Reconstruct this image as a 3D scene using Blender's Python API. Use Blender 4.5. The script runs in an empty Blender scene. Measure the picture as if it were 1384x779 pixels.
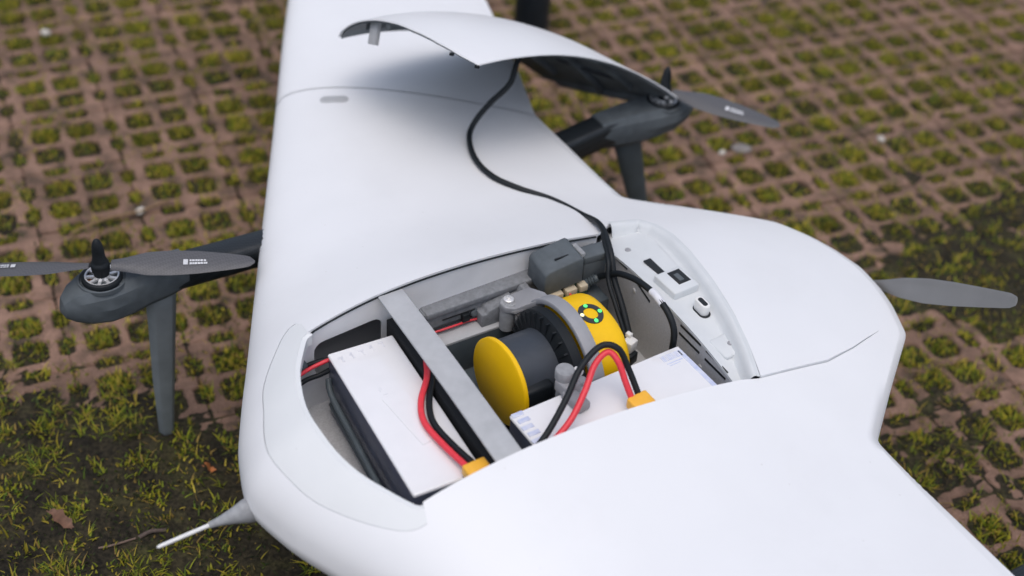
import bpy, math, random
import numpy as np
from mathutils import Vector, Matrix, Euler
from mathutils.geometry import delaunay_2d_cdt

random.seed(7)
rng = np.random.default_rng(11)
scene = bpy.context.scene
col = scene.collection

# ------------------------------------------------------------------ camera
cam_data = bpy.data.cameras.new('camera')
cam_data.sensor_width = 36.0
cam_data.lens = 1850.97 / 1384.0 * 36.0
cam_data.clip_start = 0.02
cam_data.clip_end = 500.0
cam_data.dof.use_dof = True
cam_data.dof.focus_distance = 1.44
cam_data.dof.aperture_fstop = 2.7
cam_data.dof.aperture_blades = 0
cam = bpy.data.objects.new('camera', cam_data)
col.objects.link(cam)
_r = Vector((0.99639139, 0.05498462, 0.06465982))
_u = Vector((-0.08487756, 0.64547331, 0.75905204))
_f = Vector((0.0, 0.76180109, -0.64781101))
CAM_H = 1.26292494
cam.matrix_world = Matrix(((_r.x, _u.x, -_f.x, 0.0), (_r.y, _u.y, -_f.y, 0.0), (_r.z, _u.z, -_f.z, CAM_H), (0, 0, 0, 1)))
scene.camera = cam

# ------------------------------------------------------------------ world, sun, exposure
SUN_EL, SUN_AZ = 74.0, 268.0        # azimuth of the place the light comes from, counter-clockwise from +X
world = bpy.data.worlds.new('World')
scene.world = world
world.use_nodes = True
wn = world.node_tree
for n in list(wn.nodes):
    wn.nodes.remove(n)
sky = wn.nodes.new('ShaderNodeTexSky')
sky.sky_type = 'NISHITA'
sky.sun_disc = False
sky.sun_elevation = math.radians(SUN_EL)
sky.sun_rotation = math.radians(90.0 - SUN_AZ)
sky.air_density = 1.0
sky.dust_density = 4.0
sky.ozone_density = 1.0
hsv = wn.nodes.new('ShaderNodeHueSaturation')   # a thin overcast takes most of the blue out of the sky
hsv.inputs['Saturation'].default_value = 0.74
bg = wn.nodes.new('ShaderNodeBackground')
bg.inputs['Strength'].default_value = 0.15
out = wn.nodes.new('ShaderNodeOutputWorld')
wn.links.new(sky.outputs[0], hsv.inputs['Color'])
wn.links.new(hsv.outputs[0], bg.inputs['Color'])
wn.links.new(bg.outputs[0], out.inputs['Surface'])

sun_data = bpy.data.lights.new('sun', 'SUN')
sun_data.energy = 0.50
sun_data.angle = math.radians(60.0)
sun_data.color = (1.0, 0.995, 0.99)
sun = bpy.data.objects.new('sun', sun_data)
col.objects.link(sun)
_sd = Vector((math.cos(math.radians(SUN_EL)) * math.cos(math.radians(SUN_AZ)),
              math.cos(math.radians(SUN_EL)) * math.sin(math.radians(SUN_AZ)), math.sin(math.radians(SUN_EL))))
sun.rotation_euler = _sd.to_track_quat('Z', 'Y').to_euler()

vs = scene.view_settings
vs.view_transform = 'Standard'
vs.look = 'None'
vs.exposure = 0.10
vs.gamma = 1.0
vs.use_curve_mapping = False

# ------------------------------------------------------------------ frames
YAW = math.radians(34.043518)
ORG = Vector((-0.23171351, 0.84219541, 0.0))     # under the nose tip of the drone
EA = Vector((math.cos(YAW), math.sin(YAW), 0.0))  # aft
ES = Vector((-math.sin(YAW), math.cos(YAW), 0.0)) # towards the far wing


def W(a, s, z):
    return ORG + EA * a + ES * s + Vector((0, 0, z))


def tag(o, label=None, cat=None, group=None, kind=None):
    if label: o['label'] = label
    if cat: o['category'] = cat
    if group: o['group'] = group
    if kind: o['kind'] = kind
    return o


def thing(name, label, cat, base, group=None):
    """Empty at the thing's base; base is given in drone axes, parts are given in drone axes too."""
    o = bpy.data.objects.new(name, None)
    col.objects.link(o)
    o.location = W(*base)
    o.rotation_euler = (0, 0, YAW)
    o.empty_display_size = 0.02
    BASE[o.name] = np.array(base, float)
    return tag(o, label, cat, group)


BASE = {}

# ------------------------------------------------------------------ materials


def material(name, color, rough=0.5, metal=0.0, var=0.0, vscale=40.0, bump=0.0, bscale=300.0, spec=0.5, color2=None,
             coat=0.0, emit=None, detail=4.0):
    m = bpy.data.materials.new(name)
    m.use_nodes = True
    nt = m.node_tree
    b = nt.nodes['Principled BSDF']
    b.inputs['Base Color'].default_value = (*color, 1)
    b.inputs['Roughness'].default_value = rough
    b.inputs['Metallic'].default_value = metal
    b.inputs['Specular IOR Level'].default_value = spec
    b.inputs['Coat Weight'].default_value = coat
    tc = nt.nodes.new('ShaderNodeTexCoord')
    if var > 0 or color2:
        no = nt.nodes.new('ShaderNodeTexNoise')
        no.inputs['Scale'].default_value = vscale
        no.inputs['Detail'].default_value = detail
        nt.links.new(tc.outputs['Object'], no.inputs['Vector'])
        mr = nt.nodes.new('ShaderNodeMapRange')
        mr.inputs['From Min'].default_value = 0.3
        mr.inputs['From Max'].default_value = 0.7
        nt.links.new(no.outputs['Fac'], mr.inputs['Value'])
        mx = nt.nodes.new('ShaderNodeMix')
        mx.data_type = 'RGBA'
        c2 = color2 or tuple(min(1, c * (1 + var)) for c in color)
        c1 = color if color2 else tuple(c * (1 - var) for c in color)
        mx.inputs[6].default_value = (*c1, 1)
        mx.inputs[7].default_value = (*c2, 1)
        nt.links.new(mr.outputs[0], mx.inputs[0])
        nt.links.new(mx.outputs[2], b.inputs['Base Color'])
        mr2 = nt.nodes.new('ShaderNodeMapRange')
        mr2.inputs['To Min'].default_value = max(0.05, rough - 0.07)
        mr2.inputs['To Max'].default_value = min(1.0, rough + 0.07)
        nt.links.new(no.outputs['Fac'], mr2.inputs['Value'])
        nt.links.new(mr2.outputs[0], b.inputs['Roughness'])
    if bump > 0:
        nb = nt.nodes.new('ShaderNodeTexNoise')
        nb.inputs['Scale'].default_value = bscale
        nb.inputs['Detail'].default_value = 3
        nt.links.new(tc.outputs['Object'], nb.inputs['Vector'])
        bp = nt.nodes.new('ShaderNodeBump')
        bp.inputs['Strength'].default_value = bump
        bp.inputs['Distance'].default_value = 0.001
        nt.links.new(nb.outputs['Fac'], bp.inputs['Height'])
        nt.links.new(bp.outputs[0], b.inputs['Normal'])
    if emit:
        b.inputs['Emission Color'].default_value = (*emit[0], 1)
        b.inputs['Emission Strength'].default_value = emit[1]
    return m


M = {}
M['skin'] = material('white_painted_skin', (0.80, 0.81, 0.83), 0.42, var=0.012, vscale=14, bump=0.03, bscale=220, spec=0.4)
M['panel'] = material('grey_white_panel', (0.745, 0.765, 0.775), 0.5, var=0.015, vscale=25, bump=0.06, bscale=900, spec=0.35)
M['rail'] = material('pale_grey_plastic', (0.66, 0.685, 0.70), 0.5, var=0.02, vscale=60, bump=0.1, bscale=1500, spec=0.35)
M['wall'] = material('grey_bay_wall', (0.79, 0.795, 0.81), 0.55, var=0.05, vscale=30, bump=0.12, bscale=1300)
M['wall2'] = material('grey_speckled_wall', (0.56, 0.565, 0.58), 0.6, var=0.10, vscale=500, bump=0.15, bscale=1300)
M['lidlining'] = material('dark_grey_lining', (0.10, 0.115, 0.125), 0.7, var=0.3, vscale=38, bump=0.4, bscale=160)
M['printed'] = material('dark_grey_printed_nylon', (0.098, 0.114, 0.126), 0.68, var=0.12, vscale=90, bump=0.22, bscale=1600, spec=0.3)
M['leg'] = material('slate_grey_leg', (0.185, 0.208, 0.222), 0.6, var=0.10, vscale=50, bump=0.18, bscale=1500, spec=0.35)
M['printed2'] = material('mid_grey_printed_nylon', (0.31, 0.32, 0.335), 0.72, var=0.14, vscale=160, bump=0.35, bscale=1500, spec=0.3)
M['printed3'] = material('grey_printed_nylon', (0.215, 0.225, 0.240), 0.74, var=0.16, vscale=200, bump=0.35, bscale=1500, spec=0.3)
M['bar'] = material('grey_composite_bar', (0.44, 0.45, 0.465), 0.6, var=0.07, vscale=70, bump=0.2, bscale=900, spec=0.35)
M['bracket'] = material('grey_bracket_plastic', (0.31, 0.315, 0.335), 0.55, var=0.05, vscale=80, bump=0.12, bscale=1400)
M['teal'] = material('dark_slate_plastic', (0.070, 0.088, 0.100), 0.5, var=0.12, vscale=50, bump=0.1, bscale=900)
M['black'] = material('black_rubber', (0.010, 0.013, 0.016), 0.5, var=0.1, vscale=200, bump=0.08, bscale=1500, spec=0.28)
M['blackmatt'] = material('matt_black_foam', (0.010, 0.012, 0.015), 0.9, bump=0.3, bscale=1200)
M['drum'] = material('slate_drum_plastic', (0.045, 0.053, 0.066), 0.38, var=0.06, vscale=120, bump=0.08, bscale=1500)
M['yellow'] = material('yellow_plastic', (0.92, 0.55, 0.004), 0.45, var=0.03, vscale=60, bump=0.06, bscale=1400, spec=0.35)
M['red'] = material('red_silicone_wire', (0.78, 0.045, 0.065), 0.4, var=0.06, vscale=200)
M['connector'] = material('amber_connector', (0.90, 0.47, 0.045), 0.4, var=0.04, vscale=120)
M['white_wrap'] = material('white_shrink_wrap', (0.85, 0.85, 0.87), 0.07, var=0.015, vscale=50, bump=0.42, bscale=24, spec=0.6, coat=1.0)
M['blue_print'] = material('pale_blue_print', (0.52, 0.58, 0.80), 0.3, color2=(0.70, 0.73, 0.83), vscale=120)
M['grey_print'] = material('pale_grey_print', (0.66, 0.67, 0.72), 0.3, color2=(0.80, 0.80, 0.83), vscale=160)
M['navy'] = material('navy_cell_foil', (0.058, 0.066, 0.098), 0.3, var=0.25, vscale=30, bump=0.1, bscale=120)
M['silver'] = material('brushed_silver', (0.78, 0.78, 0.78), 0.38, metal=0.55, var=0.05, vscale=300)
M['copper'] = material('copper_winding', (0.52, 0.20, 0.06), 0.4, metal=0.9, var=0.2, vscale=900)
M['white_plastic'] = material('white_plastic', (0.78, 0.78, 0.77), 0.4, var=0.02, vscale=200)
M['beige'] = material('beige_connector', (0.55, 0.47, 0.34), 0.5, var=0.06, vscale=200)
M['pcb'] = material('green_circuit_board', (0.015, 0.06, 0.03), 0.4, var=0.4, vscale=300)
M['hole'] = material('black_socket', (0.012, 0.014, 0.016), 0.5)
M['ledring'] = material('charcoal_ring', (0.035, 0.038, 0.040), 0.5)
M['led_g'] = material('green_led', (0.05, 0.6, 0.12), 0.3, emit=((0.10, 0.9, 0.20), 1.3))
M['led_y'] = material('pale_led', (0.8, 0.75, 0.4), 0.3, emit=((1.0, 0.95, 0.55), 0.9))
M['prop_grey'] = material('grey_composite_blade', (0.20, 0.20, 0.20), 0.30, var=0.05, vscale=30, bump=0.08, bscale=400)
M['logo'] = material('white_ink', (0.62, 0.63, 0.65), 0.5, var=0.15, vscale=900)
M['post'] = material('blue_black_paint', (0.010, 0.016, 0.024), 0.38, var=0.2, vscale=30, bump=0.05, bscale=300)


def add_dust(m, speck, amount, scale):
    nt = m.node_tree
    b = nt.nodes['Principled BSDF']
    src = b.inputs['Base Color'].links[0].from_socket
    tc = nt.nodes.new('ShaderNodeTexCoord')
    vo = nt.nodes.new('ShaderNodeTexVoronoi'); vo.inputs['Scale'].default_value = scale
    nt.links.new(tc.outputs['Object'], vo.inputs['Vector'])
    sep = nt.nodes.new('ShaderNodeSeparateColor')
    nt.links.new(vo.outputs['Color'], sep.inputs[0])
    th = nt.nodes.new('ShaderNodeMath'); th.operation = 'MULTIPLY_ADD'     # speck radius differs from cell to cell
    th.inputs[1].default_value = .16; th.inputs[2].default_value = -.085
    nt.links.new(sep.outputs[0], th.inputs[0])
    lt = nt.nodes.new('ShaderNodeMath'); lt.operation = 'LESS_THAN'
    nt.links.new(vo.outputs['Distance'], lt.inputs[0]); nt.links.new(th.outputs[0], lt.inputs[1])
    no = nt.nodes.new('ShaderNodeTexNoise'); no.inputs['Scale'].default_value = 9; no.inputs['Detail'].default_value = 8; no.inputs['Roughness'].default_value = .68
    nt.links.new(tc.outputs['Object'], no.inputs['Vector'])
    mr = nt.nodes.new('ShaderNodeMapRange'); mr.inputs['From Min'].default_value = .52; mr.inputs['From Max'].default_value = .75
    mr.inputs['To Max'].default_value = amount * .18
    nt.links.new(no.outputs['Fac'], mr.inputs['Value'])
    am = nt.nodes.new('ShaderNodeMath'); am.operation = 'MULTIPLY'; am.inputs[1].default_value = amount
    nt.links.new(lt.outputs[0], am.inputs[0])
    ad = nt.nodes.new('ShaderNodeMath'); ad.operation = 'MAXIMUM'
    nt.links.new(am.outputs[0], ad.inputs[0]); nt.links.new(mr.outputs[0], ad.inputs[1])
    mx = nt.nodes.new('ShaderNodeMix'); mx.data_type = 'RGBA'
    mx.inputs[7].default_value = (*speck, 1)
    nt.links.new(ad.outputs[0], mx.inputs[0]); nt.links.new(src, mx.inputs[6])
    nt.links.new(mx.outputs[2], b.inputs['Base Color'])


add_dust(M['skin'], (.42, .40, .37), .28, 75)
add_dust(M['panel'], (.40, .38, .35), .30, 90)
add_dust(M['rail'], (.36, .34, .31), .30, 140)
add_dust(M['printed'], (.26, .25, .23), .5, 260)
add_dust(M['leg'], (.27, .24, .20), .6, 200)
add_dust(M['yellow'], (.40, .25, .06), .35, 260)


def carbon(name, base, hi, rough):
    m = bpy.data.materials.new(name)
    m.use_nodes = True
    nt = m.node_tree
    b = nt.nodes['Principled BSDF']
    tc = nt.nodes.new('ShaderNodeTexCoord')
    mp = nt.nodes.new('ShaderNodeMapping')
    mp.inputs['Rotation'].default_value = (0.3, 0.2, math.radians(45))
    nt.links.new(tc.outputs['Object'], mp.inputs['Vector'])
    ck = nt.nodes.new('ShaderNodeTexChecker')
    ck.inputs['Scale'].default_value = 420
    ck.inputs['Color1'].default_value = (*base, 1)
    ck.inputs['Color2'].default_value = (*hi, 1)
    nt.links.new(mp.outputs[0], ck.inputs['Vector'])
    nt.links.new(ck.outputs['Color'], b.inputs['Base Color'])
    b.inputs['Roughness'].default_value = rough
    b.inputs['Specular IOR Level'].default_value = 0.45
    bp = nt.nodes.new('ShaderNodeBump')
    bp.inputs['Strength'].default_value = 0.12
    bp.inputs['Distance'].default_value = 0.0005
    nt.links.new(ck.outputs['Fac'], bp.inputs['Height'])
    nt.links.new(bp.outputs[0], b.inputs['Normal'])
    return m


M['carbon'] = carbon('black_carbon_tube', (0.010, 0.013, 0.016), (0.022, 0.027, 0.032), 0.38)
M['carbonblade'] = carbon('grey_carbon_blade', (0.085, 0.085, 0.092), (0.105, 0.105, 0.112), 0.5)

# ------------------------------------------------------------------ mesh builder


class MB:
    def __init__(self):
        self.v, self.f = [], []

    def add(self, verts, faces):
        n = len(self.v)
        self.v.extend([tuple(map(float, p)) for p in verts])
        self.f.extend([tuple(i + n for i in q) for q in faces])
        return self

    def box(self, c, size, rz=0.0, rot=None):
        c = np.array(c, float)
        h = np.array(size, float) / 2
        R = np.array(rot) if rot is not None else np.array(Matrix.Rotation(rz, 3, 'Z'))
        P = [c + R @ (h * np.array(q)) for q in
             [(-1, -1, -1), (1, -1, -1), (1, 1, -1), (-1, 1, -1), (-1, -1, 1), (1, -1, 1), (1, 1, 1), (-1, 1, 1)]]
        return self.add(P, [(0, 3, 2, 1), (4, 5, 6, 7), (0, 1, 5, 4), (1, 2, 6, 5), (2, 3, 7, 6), (3, 0, 4, 7)])

    def loft(self, loops, caps=True, closed=True):
        n = len(loops[0])
        V = [p for l in loops for p in l]
        F = []
        for k in range(len(loops) - 1):
            for i in range(n if closed else n - 1):
                j = (i + 1) % n
                F.append((k * n + i, k * n + j, (k + 1) * n + j, (k + 1) * n + i))
        if caps:
            F.append(tuple(range(n - 1, -1, -1)))
            F.append(tuple(range((len(loops) - 1) * n, len(loops) * n)))
        return self.add(V, F)

    def lathe(self, prof, base, axis=(0, 0, 1), n=28, caps=True):
        ax = Vector(axis).normalized()
        t = ax.orthogonal().normalized()
        b = ax.cross(t)
        base = Vector(base)
        loops = []
        for r, hgt in prof:
            loops.append([base + ax * hgt + (t * math.cos(2 * math.pi * i / n) + b * math.sin(2 * math.pi * i / n)) * r
                          for i in range(n)])
        return self.loft(loops, caps)

    def cyl(self, p0, p1, r0, r1=None, n=16):
        p0, p1 = Vector(p0), Vector(p1)
        d = p1 - p0
        return self.lathe([(r0, 0), (r1 if r1 is not None else r0, d.length)], p0, d, n)

    def tube(self, pts, r, n=10, sub=6):
        P = smooth_path(pts, sub)
        loops = []
        prev = None
        for i in range(len(P)):
            d = (P[min(i + 1, len(P) - 1)] - P[max(i - 1, 0)]).normalized()
            if prev is None:
                t = d.orthogonal().normalized()
            else:
                t = (prev - d * prev.dot(d)).normalized()
            prev = t
            b = d.cross(t)
            loops.append([P[i] + (t * math.cos(2 * math.pi * k / n) + b * math.sin(2 * math.pi * k / n)) * r for k in range(n)])
        return self.loft(loops)

    def prism(self, poly, lo, hi, fn):
        """poly in 2D; fn(u, v, w) -> point; extruded from w = lo to w = hi."""
        n = len(poly)
        V = [fn(u, v, lo) for u, v in poly] + [fn(u, v, hi) for u, v in poly]
        F = [tuple(range(n - 1, -1, -1)), tuple(range(n, 2 * n))]
        F += [(i, (i + 1) % n, n + (i + 1) % n, n + i) for i in range(n)]
        return self.add(V, F)

    def build(self, name, mat, parent=None, smooth=True, bevel=0.0, base=None, seg=2, angle=35, flip=None):
        me = bpy.data.meshes.new(name)
        V = np.array(self.v, float)
        if base is None and parent is not None:
            p = parent
            while p.name not in BASE and p.parent is not None:
                p = p.parent
            base = BASE.get(p.name)
        if base is not None:
            V = V - np.array(base)
        me.from_pydata([tuple(q) for q in V], [], self.f)
        import bmesh
        bm = bmesh.new()
        bm.from_mesh(me)
        bmesh.ops.remove_doubles(bm, verts=bm.verts, dist=1e-6)
        bmesh.ops.recalc_face_normals(bm, faces=bm.faces)
        bm.to_mesh(me)
        bm.free()
        if smooth:
            for p in me.polygons:
                p.use_smooth = True
            me.set_sharp_from_angle(angle=math.radians(angle))
        me.materials.append(M[mat] if isinstance(mat, str) else mat)
        o = bpy.data.objects.new(name, me)
        col.objects.link(o)
        if parent is not None:
            o.parent = parent
        if bevel > 0:
            md = o.modifiers.new('bevel', 'BEVEL')
            md.width = bevel
            md.segments = seg
            md.limit_method = 'ANGLE'
            md.angle_limit = math.radians(40)
            md.harden_normals = False
            for p in me.polygons:
                p.use_smooth = True
            me.set_sharp_from_angle(angle=math.radians(180))
        return o


def smooth_path(pts, sub=6):
    P = [Vector(p) for p in pts]
    if len(P) < 3:
        return P
    outp = []
    for i in range(len(P) - 1):
        p0 = P[max(i - 1, 0)]
        p1, p2 = P[i], P[i + 1]
        p3 = P[min(i + 2, len(P) - 1)]
        for k in range(sub):
            t = k / sub
            outp.append(0.5 * ((2 * p1) + (p2 - p0) * t + (2 * p0 - 5 * p1 + 4 * p2 - p3) * t * t + (3 * p1 - p0 - 3 * p2 + p3) * t ** 3))
    outp.append(P[-1])
    return outp


def rounded_rect(w, h, r, n=5):
    pts = []
    for cx, cy, a0 in ((w / 2 - r, h / 2 - r, 0), (-w / 2 + r, h / 2 - r, 90), (-w / 2 + r, -h / 2 + r, 180), (w / 2 - r, -h / 2 + r, 270)):
        for k in range(n + 1):
            a = math.radians(a0 + 90 * k / n)
            pts.append((cx + r * math.cos(a), cy + r * math.sin(a)))
    return pts


def resample(poly, step, closed=True):
    P = [np.array(q, float) for q in poly]
    o = []
    m = len(P) if closed else len(P) - 1
    for i in range(m):
        p, q = P[i], P[(i + 1) % len(P)]
        k = max(1, int(math.ceil(np.linalg.norm(q - p) / step)))
        for t in range(k):
            o.append(p + (q - p) * t / k)
    if not closed:
        o.append(P[-1])
    return np.array(o)


def inside(poly, pts):
    x, y = pts[:, 0], pts[:, 1]
    r = np.zeros(len(pts), bool)
    n = len(poly)
    for i in range(n):
        x1, y1 = poly[i]
        x2, y2 = poly[(i + 1) % n]
        if y1 == y2:
            continue
        c = ((y1 > y) != (y2 > y)) & (x < (x2 - x1) * (y - y1) / (y2 - y1) + x1)
        r ^= c
    return r


def edge_dist(poly, pts):
    d = np.full(len(pts), 1e9)
    n = len(poly)
    for i in range(n):
        p, q = np.array(poly[i]), np.array(poly[(i + 1) % n])
        e = q - p
        L = e @ e
        if L == 0:
            continue
        t = np.clip(((pts - p) @ e) / L, 0, 1)
        d = np.minimum(d, np.linalg.norm(pts - p - t[:, None] * e, axis=1))
    return d


def sheet(loops, interior, margin=0.002):
    """Triangulate the area inside loops[0] and outside the other loops, through the interior points."""
    pts = np.array(interior, float).reshape(-1, 2)
    if len(pts):
        keep = inside(loops[0], pts)
        for l in loops[1:]:
            keep &= ~inside(l, pts)
        pts = pts[keep]
        for l in loops:
            pts = pts[edge_dist(l, pts) > margin]
    V, E = [], []
    for l in loops:
        b = len(V)
        V += [Vector((float(p[0]), float(p[1]))) for p in l]
        E += [(b + i, b + (i + 1) % len(l)) for i in range(len(l))]
    V += [Vector((float(p[0]), float(p[1]))) for p in pts]
    ov, oe, of, a, b2, c = delaunay_2d_cdt(V, E, [], 0, 1e-7)
    ov = np.array([(p.x, p.y) for p in ov])
    of = np.array([tuple(f) for f in of])
    cen = ov[of].mean(axis=1)
    keep = inside(loops[0], cen)
    for l in loops[1:]:
        keep &= ~inside(l, cen)
    return ov, of[keep]


# ------------------------------------------------------------------ shape of the aircraft
S_TAB = np.arange(0, 1.341, 0.002)


def smooth_tab(T, sig):
    T = np.array(T)
    y = np.interp(S_TAB, T[:, 0], T[:, 1])
    if sig <= 0:
        return y
    k = np.arange(-int(4 * sig / 0.002), int(4 * sig / 0.002) + 1)
    w = np.exp(-0.5 * (k * 0.002 / sig) ** 2)
    w /= w.sum()
    n = len(k) // 2
    slope = y[-1] - y[-2]
    ext = np.concatenate([y[n:0:-1], y, y[-1] + slope * np.arange(1, n + 1)])
    return np.convolve(ext, w, mode='valid')


LE_T = smooth_tab([(0, -.004), (.013, .000), (.06, .014), (.116, .041), (.15, .059), (.255, .112), (.371, .171), (.504, .239),
                   (.624, .3), (.76, .368), (.873, .427), (1.34, .67)], 0.012)
TE_T = smooth_tab([(0, .778), (.04, .772), (.07, .763), (.112, .744), (.17, .666), (.225, .595), (.31, .597), (.45, .597),
                   (.55, .632), (.65, .664), (.754, .695), (1.34, .88)], 0.004)
TOP_T = smooth_tab([(0, .104), (.06, .101), (.13, .089), (.18, .073), (.25, .054), (.35, .043), (.5, .036), (.75, .03), (1.34, .018)], 0.02)
BOT_T = smooth_tab([(0, .088), (.13, .082), (.2, .045), (.3, .018), (.5, .014), (1.34, .008)], 0.02)
TS_T = smooth_tab([(0, .800), (.06, .795), (.112, .770), (.17, .712), (.225, .662), (.31, .620), (.40, .602), (.45, .599), (.55, .634), (.65, .666), (.754, .697), (1.34, .882)], 0.025)
ZB = 0.252


def tab(T, s):
    return np.interp(np.abs(s), S_TAB, T)


def yt(x):
    x = np.clip(x, 0, 1)
    return (.2969 * np.sqrt(x) - .126 * x - .3516 * x * x + .2843 * x ** 3 - .1036 * x ** 4) * 10


def top_z(a, s):
    L, E, F = tab(LE_T, s), tab(TE_T, s), tab(TS_T, s)
    edge = np.sqrt(np.clip((E - a) / .013, 0, 1))
    return ZB + tab(TOP_T, s) * yt((a - L) / (F - L)) * edge


def bot_z(a, s):
    L, E = tab(LE_T, s), tab(TE_T, s)
    return ZB - tab(BOT_T, s) * yt((a - L) / (E - L))


drone = thing('fixed_wing_drone', 'large white flying-wing drone with open bay, standing on grass-grown paving', 'drone', (0.37, 0, 0))

# plan outline ------------------------------------------------------
SEAM_A, SEAM_B = np.array((.296, .613)), np.array((.594, .448))   # leading and trailing ends of the wing joint
sd = (SEAM_B - SEAM_A) / np.linalg.norm(SEAM_B - SEAM_A)
sn = np.array((-sd[1], sd[0]))
if sn[1] < 0:
    sn = -sn
GAP = 0.0009


def edge_s(T, off):
    """s at which the seam line (moved by off along its normal) meets the edge table T."""
    best = None
    for s in np.arange(.40, .70, .0005):
        a = tab(T, s)
        d = (np.array((a, s)) - SEAM_A) @ sn - off
        if best is None or abs(d) < best[0]:
            best = (abs(d), s)
    return best[1]


sL0, sT0 = edge_s(LE_T, -GAP), edge_s(TE_T, -GAP)
sL1, sT1 = edge_s(LE_T, GAP), edge_s(TE_T, GAP)


def grid_pts(smin, smax, ds, nx):
    pts = []
    xi = (np.arange(1, nx) / nx) ** 1.9
    for s in np.arange(smin, smax, ds):
        L, E = tab(LE_T, s), tab(TE_T, s)
        pts.append(np.stack([L + (E - L) * xi, np.full(nx - 1, s)], 1))
        pts.append(np.array([(E - q_, s) for q_ in (.0022, .0045, .0075, .0110)]))
    return np.concatenate(pts)


ss = np.arange(-sL0, sL0 + 1e-9, .006)
le = [(tab(LE_T, s), s) for s in np.linspace(-sL0, sL0, 220)]
te = [(tab(TE_T, s), s) for s in np.linspace(sT0, -sT0, 220)]
body_outline = np.array(le + list(resample([le[-1], te[0]], .01, False)[1:-1]) + te + list(resample([te[-1], le[0]], .01, False)[1:-1]))

far_rim = [(.102, .107), (.116, .1215), (.148, .1235), (.2, .127), (.25, .129), (.30, .1305), (.358, .132), (.417, .133), (.478, .1315)]
rail_rim = [(.509, .152), (.549, .148), (.559, .128), (.561, .10), (.555, .061), (.543, .003), (.528, -.052), (.514, -.095), (.497, -.1345)]
near_rim = [(.477, -.131), (.439, -.1295), (.402, -.1285), (.341, -.1275), (.28, -.1275), (.22, -.1275), (.171, -.1275), (.137, -.127), (.108, -.1265)]
front_rim = [(.090, -.098), (.077, -.070), (.069, -.039), (.066, -.005), (.067, .02), (.073, .047), (.085, .08)]
hole = resample(far_rim + rail_rim + near_rim + front_rim, .006)


def surface(loops, interior, zf, margin=.0012):
    v, f = sheet(loops, interior, margin)
    z = zf(v[:, 0], v[:, 1])
    return np.column_stack([v, z]), f


def skirt(mb, loop3, dz, closed=True):
    n = len(loop3)
    V = [tuple(p) for p in loop3] + [(p[0], p[1], p[2] - dz) for p in loop3]
    F = [(i, (i + 1) % n, n + (i + 1) % n, n + i) for i in range(n if closed else n - 1)]
    mb.add(V, F)


def on_top(loop, dz=0.0):
    l = np.array(loop)
    return np.column_stack([l, top_z(l[:, 0], l[:, 1]) + dz])


nose_outer = [(.117, .149), (.108, .147), (.092, .133), (.058, .092), (.042, .055), (.030, .025), (.0255, 0), (.030, -.030), (.041, -.066), (.066, -.107), (.090, -.135), (.104, -.1435), (.113, -.1445)]
nose_line = np.array([tuple(q)[:2] for q in resample([tuple(p) for p in smooth_path([(a, s, 0) for a, s in nose_outer], 4)], .004, False)])
deck_side = [(.516, .1525), (.600, .136), (.645, .125), (.700, .108), (.716, .05), (.718, 0), (.716, -.05), (.700, -.107), (.644, -.1235), (.597, -.1335), (.5005, -.1345)]
opening = resample([(.121, .140), (.119, .1218)] + far_rim[2:] + [(.509, .152)] + deck_side + near_rim[:-1] + [(.118, -.1268), (.1165, -.132)] + [tuple(q) for q in nose_line[::-1]], .0045)

# centre body: upper skin with the bay cut out of it, lower skin, rib faces at the wing joints
gp = grid_pts(-.62, .62, .0085, 58)
gp = gp[np.abs(gp[:, 1]) > .245]
gp = np.concatenate([gp, grid_pts(-.2430, .2435, .0045, 84)])


def smooth_normals(o, zf):
    """shade a skin by the true slope of its surface"""
    me = o.data
    n = len(me.vertices)
    co = np.empty(n * 3, np.float32)
    me.vertices.foreach_get('co', co)
    co = co.reshape(-1, 3).astype(float) + BASE[drone.name]
    a, s_, z = co.T
    e = .0006
    def nrm(f, sg):
        ga = (f(a + e, s_) - f(a - e, s_)) / (2 * e)
        gs = (f(a, s_ + e) - f(a, s_ - e)) / (2 * e)
        N = np.stack([-ga, -gs, np.ones(n)], 1) * sg
        return N / np.linalg.norm(N, axis=1)[:, None]
    N = nrm(zf, 1)
    low = z < ZB - 2e-5
    N[low] = nrm(bot_z, -1)[low]
    me.normals_split_custom_set_from_vertices([tuple(q) for q in N])


mb = MB()
v, f = surface([body_outline, opening], gp, top_z)
mb.add(v, f)
v, f = surface([body_outline], gp[::2], bot_z)
mb.add(v, f)
smooth_normals(mb.build('body_skin', 'skin', drone, angle=180), top_z)
mb = MB()
skirt(mb, on_top(opening), .0040)
mb.build('opening_edge', 'skin', drone, angle=50)

# outer wings
for sg in (1, -1):
    l1 = [(tab(LE_T, s), sg * s) for s in np.linspace(sL1, 1.34, 150)]
    t1 = [(tab(TE_T, s), sg * s) for s in np.linspace(1.34, sT1, 150)]
    rib = list(resample([t1[-1], l1[0]], .01, False)[1:-1])
    ol = np.array(l1 + t1 + rib)
    g2 = grid_pts(.44, 1.34, .014, 44)
    g2[:, 1] *= sg
    mb = MB()
    v, f = surface([ol], g2, top_z)
    mb.add(v, f)
    v, f = surface([ol], g2[::3], bot_z)
    mb.add(v, f)
    smooth_normals(mb.build('outer_wing', 'skin', drone, angle=180), top_z)
    # dark rib face that closes the joint
    mb = MB()
    line = resample([t1[-1], l1[0]], .01, False)
    tz, bz = on_top(line, -.0022), np.column_stack([line, bot_z(line[:, 0], line[:, 1]) + .0005])
    off = np.array((sn[0], sn[1] * sg)) * GAP * 1.2
    for arr in (tz, bz):
        arr[:, :2] -= off * 0.7
    n = len(line)
    mb.add([tuple(p) for p in tz] + [tuple(p) for p in bz], [(i, i + 1, n + i + 1, n + i) for i in range(n - 1)])
    mb.build('joint_rib', 'printed2', drone)

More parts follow.
